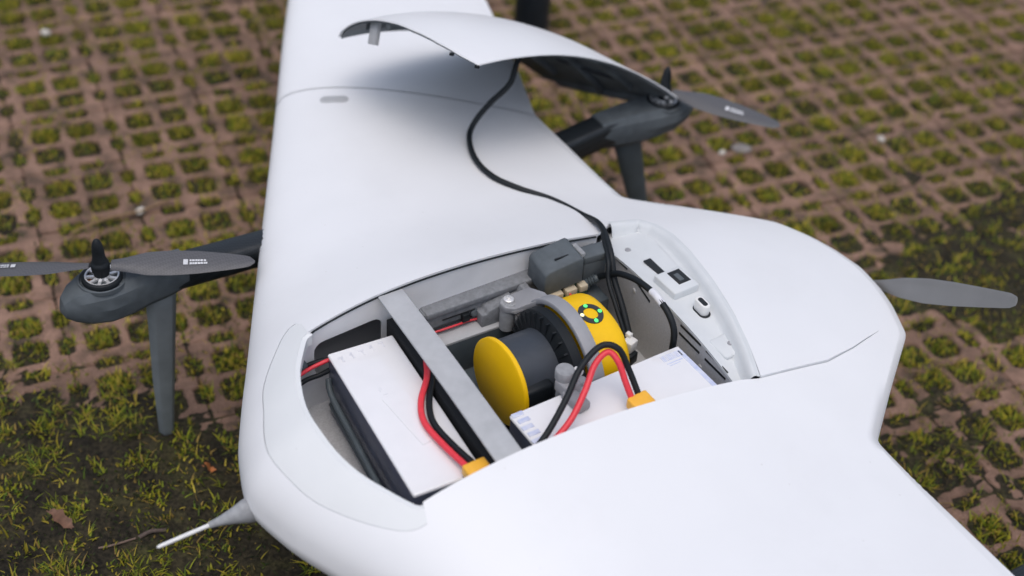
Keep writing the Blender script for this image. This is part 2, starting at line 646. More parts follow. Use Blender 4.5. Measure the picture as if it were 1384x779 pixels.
# oval cover on the wing beside the joint
mb = MB()
cpos = np.array((.3495, .5495))
def on_wing(u, w, dz):
    q = cpos + sd * u + sn * w
    return (q[0], q[1], float(top_z(q[0], q[1])) + dz)
mb.prism(rounded_rect(.037, .0155, .0075), -.001, .0009, on_wing)
mb.build('oval_cover', 'bar', drone, bevel=.0006)

# frame panel in front of the bay
inner = [(.1165, -.132), (.108, -.1258)] + [(a + .0012, s * .985) for a, s in front_rim] + [(.1025, .1055), (.112, .1185), (.119, .1215), (.121, .140)]
pl = nose_line + (np.array((.16, 0)) - nose_line) * .0038
pl2 = np.array([tuple(q)[:2] for q in resample([tuple(p) for p in smooth_path([(a, s, 0) for a, s in inner], 3)], .004, False)])
loop = np.concatenate([pl, pl2])
mb = MB()
v, f = surface([loop], gp[::1], lambda a, s: top_z(a, s) - .0004)
mb.add(v, f)
npan = mb.build('nose_panel', 'panel', drone, angle=180)
smooth_normals(npan, top_z)
mb = MB()
skirt(mb, on_top(loop, -.0004), .0040)
mb.build('panel_edge', 'panel', npan, angle=50)
mb = MB()     # inner lip of the panel, a step lower, reaching into the bay
lip_o = np.array(pl2)
lip_i = lip_o.copy()
cen = np.array((.26, 0))
dirs = cen - lip_o
dirs /= np.linalg.norm(dirs, axis=1)[:, None]
lip_i = lip_o + dirs * .005
A, B = on_top(lip_o, -.0010), on_top(lip_i, -.0035)
Cc = B.copy(); Cc[:, 2] -= .012
n = len(A)
mb.add([tuple(p) for p in A] + [tuple(p) for p in B] + [tuple(p) for p in Cc],
       [(i, i + 1, n + i + 1, n + i) for i in range(n - 1)] + [(n + i, n + i + 1, 2 * n + i + 1, 2 * n + i) for i in range(n - 1)])
mb.build('panel_lip', 'panel', npan, angle=60)

# raised aft panel behind the port rail
deck = [(.5005, -.1345)] + [(a + .0015, s) for a, s in rail_rim[::-1][1:-1]] + [(.516, .1525)]
deck_loop = np.array(list(resample(deck, .005, False)) + list(resample(deck_side, .006, False)[1:-1]))
_sh = np.where(deck_loop[:, 0] > .53, .0008 * np.clip((.705 - deck_loop[:, 0]) / .03, 0, 1), .0006)
deck_loop[:, 1] -= np.sign(deck_loop[:, 1]) * np.where(np.abs(deck_loop[:, 1]) > .06, _sh, 0)
def deck_z(a, s):
    k = np.clip((.712 - a) / .10, 0, 1)
    return top_z(a, s) + .0002 + .0026 * k
mb = MB()
v, f = surface([deck_loop], gp, deck_z)
mb.add(v, f)
dl = np.column_stack([deck_loop, deck_z(deck_loop[:, 0], deck_loop[:, 1])])
apan = mb.build('aft_panel', 'skin', drone, angle=180)
smooth_normals(apan, top_z)
mb = MB()
skirt(mb, dl, .0050)
mb.build('panel_edge', 'skin', apan, angle=50)

# ------------------------------------------------------------------ the bay
FLOOR = .215
def interp_rim(poly, a):
    p = np.array(poly)
    o = np.argsort(p[:, 0])
    return np.interp(a, p[o, 0], p[o, 1])

# far wall with its rounded cut-out (the wing's inside shows dark behind it)
ua = np.linspace(.103, .478, 60)
topl = [(a, float(top_z(a, interp_rim(far_rim, a))) - .0028) for a in ua]
wl = np.array(topl + [(.478, FLOOR), (.103, FLOOR)])
wl = resample(wl, .008)
cut = np.array([(.1655 + u * 1.0, .2805 + w + .04 * u) for u, w in rounded_rect(.080, .046, .011, 4)])
gi = np.array([(a, z) for a in np.arange(.11, .48, .012) for z in np.arange(.22, .34, .012)])
v2, f2 = sheet([wl, cut], gi, .002)
mb = MB()
th = .0022
for off in (0.0, th):
    mb.add([(a, interp_rim(far_rim, a) + .0004 + off, z) for a, z in v2], f2)
n = len(cut)
mb.add([(a, interp_rim(far_rim, a) + .0004, z) for a, z in cut] + [(a, interp_rim(far_rim, a) + .0004 + th, z) for a, z in cut],
       [(i, (i + 1) % n, n + (i + 1) % n, n + i) for i in range(n)])
mb.build('bay_far_wall', 'wall', drone, angle=30)
# seal tube under the far rim, its black painting in the gap's shadow
mb = MB()
mb.tube([(a, interp_rim(far_rim, a) - .0006, float(top_z(a, interp_rim(far_rim, a))) - .0034) for a in np.linspace(.112, .476, 26)], .0011, 6, 1)
mb.build('rim_shadow_seal', 'black', drone)
# near and nose walls, floor
mb = MB()
for line in (near_rim + front_rim + [(.102, .107)], ):
    L3 = on_top(resample(line, .01, False), -.003)
    n = len(L3)
    Bm = L3.copy(); Bm[:, 2] = FLOOR
    mb.add([tuple(p) for p in L3] + [tuple(p) for p in Bm], [(i, i + 1, n + i + 1, n + i) for i in range(n - 1)])
mb.build('bay_nose_wall', 'wall', drone, angle=40)
mb = MB()
mb.box((.285, 0, FLOOR - .004), (.42, .27, .008))
mb.build('bay_floor', 'wall2', drone, smooth=False)

# port rail: shelf with the aft wall of the bay below it
rail_in = [(.4810, .1335), (.4830, .095), (.4815, .035), (.4800, -.035), (.4795, -.085), (.4790, -.1305)]
ri = resample([tuple(p)[:2] for p in smooth_path([(a, s, 0) for a, s in rail_in], 5)], .006, False)
ro = resample([(.4975, -.1340)] + [(a - .0008, s) for a, s in rail_rim[::-1][1:]], .006, False)
loop = np.concatenate([ri, ro])
def rail_z(a, s):
    t = np.clip((a - .512) / .05, 0, 1)
    return top_z(np.minimum(a, .50), s) - .0165 - .001 * t + 0 * a
mb = MB()
gr = np.array([(a, s) for a in np.arange(.475, .565, .006) for s in np.arange(-.13, .15, .008)])
v, f = sheet([loop], gr, .0015)
mb.add(np.column_stack([v, rail_z(v[:, 0], v[:, 1])]), f)
# front lip of the shelf
L3 = np.column_stack([ri, rail_z(ri[:, 0], ri[:, 1])])
skirt(mb, L3, .0035, closed=False)
rail = mb.build('port_rail', 'rail', drone, angle=40)
# rounded wall between shelf and deck
mb = MB()
R3 = np.column_stack([ro, rail_z(ro[:, 0], ro[:, 1])])
D3 = np.column_stack([ro, deck_z(ro[:, 0], ro[:, 1])])
n = len(ro)
nrm = np.zeros((n, 2))
for i in range(n):
    t = ro[min(i + 1, n - 1)] - ro[max(i - 1, 0)]
    t /= np.linalg.norm(t)
    nrm[i] = (t[1], -t[0])
if nrm[n // 2][0] > 0:
    nrm = -nrm
loops = []
for k, (w, hf) in enumerate([(.0190, 0.0), (.0150, .04), (.0125, .18), (.0095, .62), (.0080, .82), (.0062, .95), (.0042, 1.03), (.0022, 1.04), (.0008, .98), (-.0018, .97)]):
    q = np.column_stack([ro + nrm * w, R3[:, 2] + (D3[:, 2] + .0004 - R3[:, 2]) * hf + (.0003 if k == 0 else 0)])
    loops.append([tuple(p) for p in q])
mb.loft(loops, caps=False, closed=False)
mb.build('rail_back_wall', 'rail', drone, angle=70)
# the wall below the shelf
mb = MB()
T3 = L3.copy(); T3[:, 2] -= .003; T3[:, 0] += .0012
B3 = T3.copy(); B3[:, 2] = FLOOR
n = len(T3)
mb.add([tuple(p) for p in T3] + [tuple(p) for p in B3], [(i, i + 1, n + i + 1, n + i) for i in range(n - 1)])
aftw = mb.build('bay_aft_wall', 'wall2', drone, angle=60)
def rail_a(s):
    o = np.argsort(ri[:, 1])
    return float(np.interp(s, ri[o, 1], ri[o, 0])) + .0012
for (s0, z0), (s1, z1) in [((.110, .3015), (.078, .3035)), ((.064, .3015), (.030, .2930)), ((-.026, .3045), (-.062, .3055)), ((-.026, .2935), (-.062, .2945)),
                           ((-.071, .3055), (-.108, .3050)), ((-.072, .2945), (-.107, .2955))]:
    mb = MB()
    k = 6
    V = []
    for i in range(k + 1):
        t = i / k
        s = s0 + (s1 - s0) * t
        z = z0 + (z1 - z0) * t
        for da, dz in ((-.0007, -.0013), (-.0007, .0013), (.0006, .0013), (.0006, -.0013)):
            V.append((rail_a(s) + da, s, z + dz))
    mb.loft([V[i * 4:(i + 1) * 4] for i in range(k + 1)])
    mb.build('vent_slot', 'hole', aftw, smooth=False)
for s, z in ((.060, .2855), (-.067, .2785)):
    mb = MB()
    mb.lathe([(.0032, 0), (.0032, .001), (.0022, .0018), (.0008, .0019)], (rail_a(s) + .0003, s, z), (-1, 0, 0), 14)
    mb.build('screw', 'silver', aftw)
# sockets on the rail
def rz(a, s):
    return float(rail_z(np.array(a), np.array(s)))
def rbox(name, mat, c, size, rotz, dz, parent, bevel=.0008):
    m_ = MB()
    m_.box((c[0], c[1], rz(*c) + dz), size, rz=rotz)
    return m_.build(name, mat, parent, bevel=bevel)
mb = MB(); mb.lathe([(.0035, 0), (.0035, .0012), (.0025, .0016), (.0012, .0008)], (.505, .107, rz(.505, .107) - .0004), n=16)
mb.build('screw', 'bracket', rail)
rbox('card_slot', 'hole', (.5095, .060), (.0095, .034, .002), .03, .0001, rail, .0003)
bx_ = rbox('socket_block', 'rail', (.5095, .0235), (.0345, .036, .013), .05, .0035, rail, .0016)
rbox('socket', 'hole', (.5145, .0265), (.0165, .0215, .0016), .05, .0098, rail, .0003)
rbox('socket_tongue', 'printed', (.5135, .0255), (.006, .012, .0022), .05, .0103, rail, .0005)
mb = MB()
mb.prism(rounded_rect(.0135, .0225, .0062, 4), -.0006, .0006, lambda u, w, h: (.5105 + u, -.0225 + w, rz(.5105, -.0225) + h))
mb.build('plug_seat', 'hole', rail)
mb = MB()
mb.prism(rounded_rect(.0105, .0195, .0048, 4), 0, .0125, lambda u, w, h: (.5105 + u, -.0215 + w, rz(.5105, -.0225) + h))
pg = mb.build('round_plug', 'white_plastic', rail, bevel=.0008)
mb = MB()
mb.prism(rounded_rect(.0055, .0135, .0024, 3), .0122, .0131, lambda u, w, h: (.5105 + u, -.0215 + w, rz(.5105, -.0225) + h))
mb.build('plug_opening', 'hole', rail)
rbox('cover_plate', 'rail', (.503, -.0765), (.028, .030, .006), .08, .0005, rail, .002)
mb = MB(); mb.lathe([(.0032, 0), (.0032, .001), (.0022, .0014), (.001, .0006)], (.5070, -.077, rz(.503, -.0765) + .0034), n=14)
mb.build('screw', 'bracket', rail)

# cross bar, with black foam along its front
mb = MB()
loops = []
for i in range(13):
    t = i / 12
    s = .1300 - .2570 * t
    ac = .2145 - .0065 * t
    zc = float(top_z(ac, .1280)) - .0035 + .002 * math.sin(math.pi * t)
    loops.append([(ac - .0142, s, zc - .003), (ac + .0142, s, zc - .003), (ac + .0142, s, zc), (ac - .0142, s, zc)])
mb.loft(loops)
mb.build('cross_bar', 'bar', drone, bevel=.0008)
mb = MB()
mb.box((.2105, 0.0, .284), (.012, .245, .040), rz=-.030)
mb.build('foam_strip', 'blackmatt', drone, bevel=.001)

# printed ledge along the far wall, clip, electronics
mb = MB()
mb.box((.325, .1275, .2775), (.150, .019, .037), rz=.012)
mb.box((.325, .1255, .2935), (.146, .0205, .008), rz=.012)
ledge = mb.build('printed_ledge', 'printed3', drone, bevel=.0015)
for a0, z0 in ((.292, .286), (.350, .289)):
    mb = MB()
    mb.box((a0, .1160, z0 - .004), (.040, .0012, .0012))
    mb.build('seam_slot', 'hole', ledge, smooth=False)
mb = MB()
mb.lathe([(.005, 0), (.005, .002), (.0028, .0035)], (.312, .1170, .277), (0, -1, 0.3), 12)
mb.build('clip_stud', 'printed', ledge)
mb = MB()
mb.prism([(.314, .270), (.314, .287), (.320, .287), (.322, .291), (.354, .297), (.356, .292), (.364, .294), (.367, .302), (.376, .302), (.378, .280), (.350, .276), (.348, .268)],
         .103, .119, lambda a, z, s: (a, s, z - .006))
mb.build('latch_block', 'printed3', drone, bevel=.0012)
mb = MB()
mb.box((.330, .1075, .2625), (.160, .021, .004))
mb.build('tray_rim', 'bar', drone, bevel=.0006)
mb = MB()
mb.box((.330, .0985, .2385), (.165, .003, .047))
mb.build('tray_side', 'teal', drone, bevel=.0006)
mb = MB()
mb.box((.345, .0, FLOOR + .0015), (.23, .19, .003))
mb.build('tray_floor', 'teal', drone)
for dz_, sw in ((0, .0), (.0032, .002)):
    mb = MB()
    mb.tube([(.255, .1155 + sw, .2690 + dz_), (.285, .1135 + sw, .2705 + dz_), (.310, .1150 + sw, .2685 + dz_), (.345, .1080 + sw, .2690 + dz_), (.380, .1020 + sw, .2720 + dz_), (.392, .0960, .2790)], .0013, 7)
    mb.build('thin_wire', 'black' if sw else 'red', drone)
mb = MB()
mb.box((.3000, .1150, .2765), (.009, .006, .010))
mb.build('wire_clip', 'black', drone, bevel=.0008)
# square module
mb = MB()
mb.prism([(.383, .291), (.383, .320), (.387, .324), (.428, .330), (.432, .327), (.433, .296)], .090, .126, lambda a, z, s: (a, s, z + (.004 if s > .1 else 0)))
modl = mb.build('square_module', 'printed', drone, bevel=.0018)
mb = MB()
mb.box((.411, .102, .3292), (.020, .0016, .0016), rz=.02)
mb.build('label_groove', 'hole', modl, smooth=False)
mb = MB()
mb.box((.455, .113, .298), (.030, .028, .026))
mb.box((.458, .108, .314), (.036, .020, .010), rz=-.05)
mb.build('end_block', 'printed', drone, bevel=.0015)
mb = MB(); mb.box((.440, .113, .306), (.006, .02, .034)); mb.build('block_clip', 'printed2', drone, bevel=.001)
mb = MB()
mb.box((.411, .096, .2835), (.054, .022, .0022))
pcb = mb.build('circuit_board', 'pcb', drone)
for a0, l in ((.3975, .017), (.417, .014), (.433, .010)):
    mb = MB()
    mb.box((a0, .0895, .2885), (l, .009, .008))
    mb.build('plug_housing', 'beige', pcb, bevel=.0006)
mb = MB()
mb.tube([(.414, .0855, .288), (.416, .080, .287), (.421, .072, .280)], .0011, 6)
mb.build('thin_wire', 'red', pcb)
mb = MB()
mb.box((.452, .100, .245), (.022, .05, .052))
mb.build('socket_tower', 'teal', drone, bevel=.002)
mb = MB()
mb.prism(rounded_rect(.012, .022, .004, 4), .252, .262, lambda u, w, h: (.4470 + u, .051 + w, h))
mb.build('lever', 'bracket', drone, bevel=.001)
# battery tray edge in the nose
mb = MB()
mb.tube([(.1310, .100, .272), (.127, .085, .262), (.124, .03, .255), (.118, -.05, .252), (.115, -.105, .255)], .0036, 8)
mb.tube([(.1305, .095, .240), (.1265, .03, .236), (.1215, -.05, .236), (.1185, -.10, .238)], .0030, 8)
mb.build('tray_edge', 'teal', drone, bevel=.0008)

# ------------------------------------------------------------------ pitot tube at the nose
mb = MB()
loops = []
for a, r, ry in ((.012, .017, .012), (-.004, .0128, .0105), (-.016, .0080, .0072), (-.028, .0048, .0046), (-.040, .0030, .0030)):
    loops.append([(a, ry * math.sin(2 * math.pi * k / 18), .2425 + r * math.cos(2 * math.pi * k / 18)) for k in range(18)])
mb.loft(loops)
mb.build('pitot_fairing', 'printed2', drone, angle=70)
mb = MB()
mb.lathe([(.0021, 0), (.0020, .046), (.0017, .0505), (.0007, .0525)], (-.0385, 0, .2425), (-1, -.03, -.02), 14)
mb.build('pitot_tube', 'white_plastic', drone)

# ------------------------------------------------------------------ lift arms: tube, pod, motor, propeller, leg


def ellipse_loop(a, s, hw, z0, z1, n=22, p=2.6):
    zc, hh = (z0 + z1) / 2, (z1 - z0) / 2
    L = []
    for k in range(n):
        t = 2 * math.pi * k / n
        c, q = math.cos(t), math.sin(t)
        L.append((a, s + hw * math.copysign(abs(c) ** (2 / p), c), zc + hh * math.copysign(abs(q) ** (2 / p), q)))
    return L


def pod_loop(a, s, hw, z0, z1):
    """flat-topped faceted section"""
    h = z1 - z0
    return [(a, s + x * hw, z0 + y * h) for x, y in ((-.42, 0), (.42, 0), (.80, .20), (1.0, .56), (.92, .82), (.66, 1.0), (-.66, 1.0), (-.92, .82), (-1.0, .56), (-.80, .20))]


def blade(mbx, hub, u, axis, rad, chord, beta0, beta1, thick=.0016, plan=(.40, .55, .92, 1, .93, .72, .52, .36, .10)):
    """twisted blade from hub along u; axis is the shaft. Returns a function (r, c) -> point on the upper face."""
    hub, u, w = Vector(hub), Vector(u).normalized(), Vector(axis).normalized()
    vv = w.cross(u)
    loops = []
    N = 30
    def sec(t):
        r = rad * (.07 + .93 * t)
        k = t
        c = chord * (np.interp(k, [0, .10, .25, .42, .6, .8, .93, .98, 1], plan))
        b = beta0 + (beta1 - beta0) * (k ** .6)
        cd = vv * math.cos(b) + w * math.sin(b)
        nd = w * math.cos(b) - vv * math.sin(b)
        return r, c, cd, nd
    for i in range(N + 1):
        t = i / N
        r, c, cd, nd = sec(t)
        lp = []
        th_ = thick * (2.2 - 1.4 * t)
        for x, y in ((-.5, 0), (-.38, .7), (-.1, 1), (.2, .75), (.5, 0), (.2, -.25), (-.1, -.3), (-.38, -.3)):
            lp.append(hub + u * r + cd * (x * c + c * .05) + nd * (y * th_))
        loops.append(lp)
    mbx.loft(loops)
    def face(rf, x, lift=.0009):
        r, c, cd, nd = sec(rf)
        th_ = thick * (2.2 - 1.4 * rf)
        return hub + u * r + cd * (x * c + c * .05) + nd * (th_ * 1.0 + lift)
    return face


def logo_on(face, r0, r1, parent, flip=1):
    def quad(ra, rb, xa, xb):
        m_.add([face(ra, xa), face(rb, xa), face(rb, xb), face(ra, xb)], [(0, 1, 2, 3)])
    m_ = MB()
    L = r1 - r0
    quad(r0, r0 + L * .16, -.16, .06)
    x = r0 + L * .22
    for wd in (.10, .07, .12, .09, .11, .06, .08):
        quad(x, x + L * wd * .85, -.16, -.07)
        x += L * wd
    x = r0 + L * .22
    for wd in (.08, .12, .07, .1, .12, .1):
        quad(x, x + L * wd * .8, -.03, .05)
        x += L * wd
    m_.build('printed_mark', 'logo', parent, smooth=False)


def motor(parent, a, s, z):
    """open-topped motor with silver spokes; z is its rim."""
    mb = MB()
    mb.lathe([(.0205, -.014), (.0222, -.012), (.0222, -.001), (.0212, 0), (.0188, 0), (.0182, -.003), (.0182, -.012)], (a, s, z), n=32, caps=False)
    mb.lathe([(.0205, -.011), (.0001, -.011)], (a, s, z), n=24, caps=False)
    mo = mb.build('motor_bell', 'black', parent, angle=50)
    mb = MB()
    for k in range(9):
        t = 2 * math.pi * k / 9
        R = np.array(Matrix.Rotation(t, 3, 'Z'))
        mb.box(np.array((a, s, z - .0030)) + R @ np.array((.0128, 0, 0)), (.0125, .0034, .0026), rot=R)
    mb.lathe([(.0188, -.003), (.0188, -.0006), (.0168, -.0006), (.0168, -.003)], (a, s, z), n=32, caps=False)
    mb.lathe([(.0085, -.004), (.0085, .001), (.0050, .001)], (a, s, z), n=20, caps=False)
    mb.build('spoke_ring', 'silver', parent, angle=40)
    mb = MB()
    for k in range(12):
        t = 2 * math.pi * (k + .5) / 12
        R = np.array(Matrix.Rotation(t, 3, 'Z'))
        mb.box(np.array((a, s, z - .0078)) + R @ np.array((.0135, 0, 0)), (.0068, .0042, .0046), rot=R)
    mb.build('winding', 'copper', parent, bevel=.001)
    mb = MB()
    mb.lathe([(.0085, .0005), (.0085, .006), (.0098, .0065), (.0102, .013), (.0098, .0165), (.0086, .0175), (.0078, .0195), (.0078, .0215), (.0070, .023), (.0066, .033),
              (.0056, .041), (.0036, .0465), (.0012, .0490), (.0001, .0493)], (a, s, z), n=24)
    mb.build('spinner', 'black', parent, angle=50)
    return z + .0115


def lift_arm(sg, front, tube, pod, mpos, leg, prop_u, tag_mark=True):
    # carbon tube
    mb = MB()
    mb.loft([ellipse_loop(a, sg * s, hw, z0, z1, 20, 4.5) for a, s, hw, z0, z1 in tube])
    mb.build('carbon_tube', 'carbon', drone, angle=40)
    mb = MB()
    mb.loft([pod_loop(a, sg * s, hw, z0, z1) for a, s, hw, z0, z1 in pod])
    pd = mb.build('motor_pod', 'printed', drone, angle=24)
    a, s, z = mpos
    # well round the motor
    mb = MB()
    mb.lathe([(.0262, -.004), (.0262, .0006), (.0250, .0014), (.0240, .0006), (.0238, -.004)], (a, sg * s, z - .0055), n=36, caps=False)
    mb.lathe([(.024, -.0005), (.0001, -.0005)], (a, sg * s, z - .0058), n=24, caps=False)
    mb.build('motor_well', 'printed', pd, angle=50)
    hz = motor(pd, a, sg * s, z)
    # leg
    mb = MB()
    loops = []
    for a_, s_, z_, wa, ws in leg:
        hx, hy = wa / 2, ws / 2
        loops.append([(a_ + x, sg * s_ + y, z_) for x, y in ((-hx, -hy * .1), (-hx * .55, -hy), (hx * .6, -hy), (hx, -hy * .2), (hx, hy * .4), (hx * .4, hy), (-hx * .55, hy))])
    mb.loft(loops)
    mb.build('landing_leg', 'leg' if front else 'teal', drone, bevel=.0012)  # rear legs in a darker colour that stands for the shade under the lid
    # propeller
    mb = MB()
    mb.lathe([(.0088, -.003), (.0095, -.002), (.0095, .003), (.0088, .0038)], (a, sg * s, hz), n=20)
    pr = mb.build('propeller_hub', 'carbonblade', drone, angle=50)
    for k in (1, -1):
        mb = MB()
        u = Vector((prop_u[0] * k, prop_u[1] * k * 1.0, 0))
        fc = blade(mb, (a, sg * s, hz), u, (0, 0, 1), .165, .034, math.radians(20), math.radians(9))
        mb.build('propeller_blade', 'carbonblade', pr, angle=60)
        if tag_mark:
            logo_on(fc, .50, .70, pr)


front_tube = [(.03, .353, .0165, .234, .270), (.17, .357, .0175, .228, .262), (.30, .362, .0175, .222, .256)]
front_pod = [(-.0715, .353, .003, .243, .248), (-.0680, .353, .011, .236, .257), (-.0580, .353, .0195, .229, .2665), (-.0420, .353, .0270, .2225, .2725),
             (-.0210, .353, .0295, .2180, .2735), (.002, .353, .0260, .2185, .2735), (.024, .353, .0210, .2225, .2740), (.045, .353, .0195, .2250, .2735), (.070, .354, .0185, .2310, .2715)]
front_leg = [(.040, .353, .235, .038, .016), (.037, .353, .19, .034, .0155), (.030, .353, .10, .028, .014), (.0245, .353, .012, .0195, .0105), (.0265, .353, .000, .010, .008)]
lift_arm(1, True, front_tube, front_pod, (-.0215, .3525, .2785), front_leg, (.915, -.404))
lift_arm(-1, True, front_tube, front_pod, (-.0215, .3525, .2785), front_leg, (.80, .60))
rear_tube = [(.45, .378, .0175, .210, .244), (.58, .390, .0185, .210, .248), (.70, .399, .0190, .220, .260)]
rear_pod = [(.662, .397, .0195, .216, .258), (.692, .398, .0215, .209, .260), (.722, .399, .0250, .2055, .2595), (.752, .400, .0285, .2060, .2580), (.780, .400, .0285, .2110, .2560),
            (.806, .400, .0215, .2200, .2525), (.820, .400, .0120, .2290, .2470), (.824, .400, .003, .236, .241)]
rear_leg = [(.712, .400, .230, .050, .016), (.727, .400, .180, .043, .015), (.752, .400, .10, .034, .013), (.782, .400, .012, .024, .0105), (.786, .400, .000, .011, .008)]
lift_arm(1, False, rear_tube, rear_pod, (.7720, .400, .2605), rear_leg, (.545, -.84))
lift_arm(-1, False, [(a, s + .03, w, z0, z1) for a, s, w, z0, z1 in rear_tube], rear_pod, (.7720, .400, .2605), rear_leg, (.30, .95))

# pusher propeller at the tail
mb = MB()
mb.lathe([(.012, 0), (.0125, .004), (.0125, .014), (.008, .020), (.003, .023), (.0002, .0235)], (.770, .004, .226), (1, 0, 0), 24)
ph = mb.build('pusher_hub', 'black', drone, angle=50)
for k in (1, -1):
    mb = MB()
    blade(mb, (.783, .004, .228), (0, -.846 * k, .533 * k), (1, 0, 0), .240, .029, math.radians(-40), math.radians(-22), thick=.0026, plan=(.26, .42, .82, 1, .93, .74, .60, .52, .34))
    mb.build('pusher_blade', 'prop_grey', ph, angle=60)

# ------------------------------------------------------------------ the hatch lid, leaning on the far wing
LC = np.array((.29, 0, .33))
LR = np.array((-.3382, .3899, .2118))
LP = (.5623, .4781, .3364)
lid = bpy.data.objects.new('hatch_lid', None)
col.objects.link(lid)
tag(lid, 'arched white hatch lid with dark grey lining, propped tilted on the far wing', 'hatch lid')
Rl = Matrix.Rotation(float(np.linalg.norm(LR)), 3, Vector(LR / np.linalg.norm(LR)))
Rw = Matrix.Rotation(YAW, 3, 'Z') @ Rl
lid.matrix_world = Matrix.Translation(W(*LP)) @ Rw.to_4x4()
BASE[lid.name] = LC
_q = np.polyfit([.11, .29, .50], [.319, .347, .309], 2)
def lid_z(a, s):
    return np.polyval(_q, a) + np.interp(a, [.07, .14, .22, .35, .50], [.046, .041, .034, .024, -.003]) * (1 - (s / .13) ** 2)
lf = [(.113, .127), (.100, .108), (.088, .080), (.079, .045), (.076, 0), (.079, -.045), (.088, -.080), (.100, -.108), (.113, -.127)]
ln = [(.2, -.1285), (.3, -.1285), (.4, -.1295), (.495, -.133)]
lr = [(.503, -.128), (.507, -.085), (.509, -.045), (.510, 0), (.509, .045), (.507, .085), (.503, .128), (.495, .133)]
lfar = [(.4, .1295), (.3, .1285), (.2, .1285)]
lid_loop = resample(lf + ln + lr + lfar, .006)
lg = np.array([(a, s) for a in np.arange(.08, .56, .011) for s in np.arange(-.13, .131, .011)])
def lid_shell(loop, dz, th_, name, mat):
    m_ = MB()
    v, f = sheet([loop], lg, .003)
    m_.add(np.column_stack([v, lid_z(v[:, 0], v[:, 1]) + dz]), f)
    m_.add(np.column_stack([v, lid_z(v[:, 0], v[:, 1]) + dz - th_]), f)
    l3 = np.column_stack([loop, lid_z(loop[:, 0], loop[:, 1]) + dz])
    skirt(m_, l3, th_)
    return m_.build(name, mat, lid, angle=50)
lid_shell(lid_loop, 0, .0016, 'lid_shell', 'skin')
lin = (lid_loop - np.array((.31, 0))) * np.array((.988, .978)) + np.array((.31, 0))
lid_shell(lin, -.0019, .0030, 'lid_lining', 'lidlining')
def lid_box(name, mat, c, size, dz, rz_=0.0, bevel=.0008, rot=None):
    m_ = MB()
    m_.box((c[0], c[1], float(lid_z(c[0], c[1])) + dz), size, rz=rz_, rot=rot)
    return m_.build(name, mat, lid, bevel=bevel)
for s_, l_ in ((.07, .36), (.0, .42), (-.07, .36)):          # stiffening ribs under the lid
    m_ = MB()
    loops = []
    for k in range(15):
        a_ = .29 - l_ / 2 + l_ * k / 14
        z_ = float(lid_z(a_, s_)) - .0045
        loops.append([(a_, s_ - .004, z_), (a_, s_ + .004, z_), (a_, s_ + .003, z_ - .009), (a_, s_ - .003, z_ - .009)])
    m_.loft(loops)
    m_.build('stiffening_rib', 'lidlining', lid, bevel=.001)
m_ = MB()
loops = []
for k in range(21):                                             # flange along the rear edge
    s_ = -.118 + .236 * k / 20
    a_ = .4995
    z_ = float(lid_z(a_, s_)) - .0042
    dp = .010 if abs(s_) < .085 else .005
    loops.append([(a_ - .003, s_, z_), (a_ + .003, s_, z_), (a_ + .002, s_, z_ - dp), (a_ - .002, s_, z_ - dp)])
m_.loft(loops)
m_.build('rear_flange', 'lidlining', lid, bevel=.0006)
lid_box('latch_tongue', 'bar', (.092, .035), (.007, .013, .030), -.018)
for c_ in ((.094, -.100), (.112, -.1255)):
    lid_box('locating_tab', 'black', c_, (.004, .005, .0040), -.0035)
for c_ in ((.497, -.126), (.485, -.1265)):
    m_ = MB()
    m_.lathe([(.0030, 0), (.0030, .0022), (.0018, .003)], (c_[0], c_[1] + .004, float(lid_z(*c_)) - .0050), (0, -.3, -1), 14)
    m_.build('bolt', 'silver', lid)

# ------------------------------------------------------------------ battery packs
def battery(name, label, cx, cs, la, ls, z0, z1, yaw, red, blk, con, con_dir, group):
    b = thing(name, label, 'battery', (cx, cs, z0), group)
    mb = MB()
    mb.box((cx, cs, (z0 + z1) / 2 - .002), (la, ls, z1 - z0 - .004), rz=yaw)
    mb.build('cell_pack', 'navy', b, bevel=.0025, seg=3)
    mb = MB()
    mb.box((cx, cs, z1 - .0026), (la + .0012, ls + .0012, .0052), rz=yaw)
    wr = mb.build('top_wrap', 'white_wrap', b, bevel=.0022, seg=4)
    for pts, mat, nm in ((red, 'red', 'red_lead'), (blk, 'black', 'black_lead')):
        mb = MB(); mb.tube(pts, .0033, 12, 8); mb.build(nm, mat, b, angle=80)
    mb = MB()
    d = Vector(con_dir).normalized()
    R = np.array(Matrix((d, Vector((0, 0, 1)).cross(d), Vector((0, 0, 1)))).transposed())
    mb.box(con, (.018, .0245, .0125), rot=R)
    mb.box(np.array(con) + np.array(d) * .013, (.012, .020, .0105), rot=R)
    mb.build('plug', 'connector', b, bevel=.0022, seg=3)
    return b, wr


red1 = [(.2264, .0846, .296), (.2159, .0504, .302), (.2040, .0254, .3055), (.1833, -.0010, .3055), (.1728, -.0281, .3055), (.1744, -.0637, .3070), (.1793, -.1029, .3100)]
blk1 = [(.2326, .0862, .292), (.2216, .0499, .299), (.2076, .0212, .3040), (.1900, -.0053, .3040), (.1808, -.0318, .3045), (.1825, -.0653, .3060), (.1867, -.1000, .3100)]
b1, w1 = battery('battery_pack', 'white-topped navy battery pack lying crosswise in the nose end of the bay', .1640, .0010, .0715, .206, .2165, .3005, -.048,
                 red1, blk1, (.1845, -.1095, .3105), (.03, -1, -.05), 'battery packs in the bay')
blk2 = [(.2418, -.1120, .306), (.2671, -.1018, .318), (.2948, -.0861, .333), (.3218, -.0680, .348), (.3494, -.0599, .358), (.3648, -.0688, .355), (.3713, -.0816, .335), (.3735, -.1008, .314)]
red2 = [(.2570, -.1120, .304), (.2910, -.1011, .318), (.3163, -.0859, .333), (.3378, -.0692, .346), (.3554, -.0652, .352), (.3611, -.0764, .345), (.3625, -.0889, .330), (.3644, -.1017, .314)]
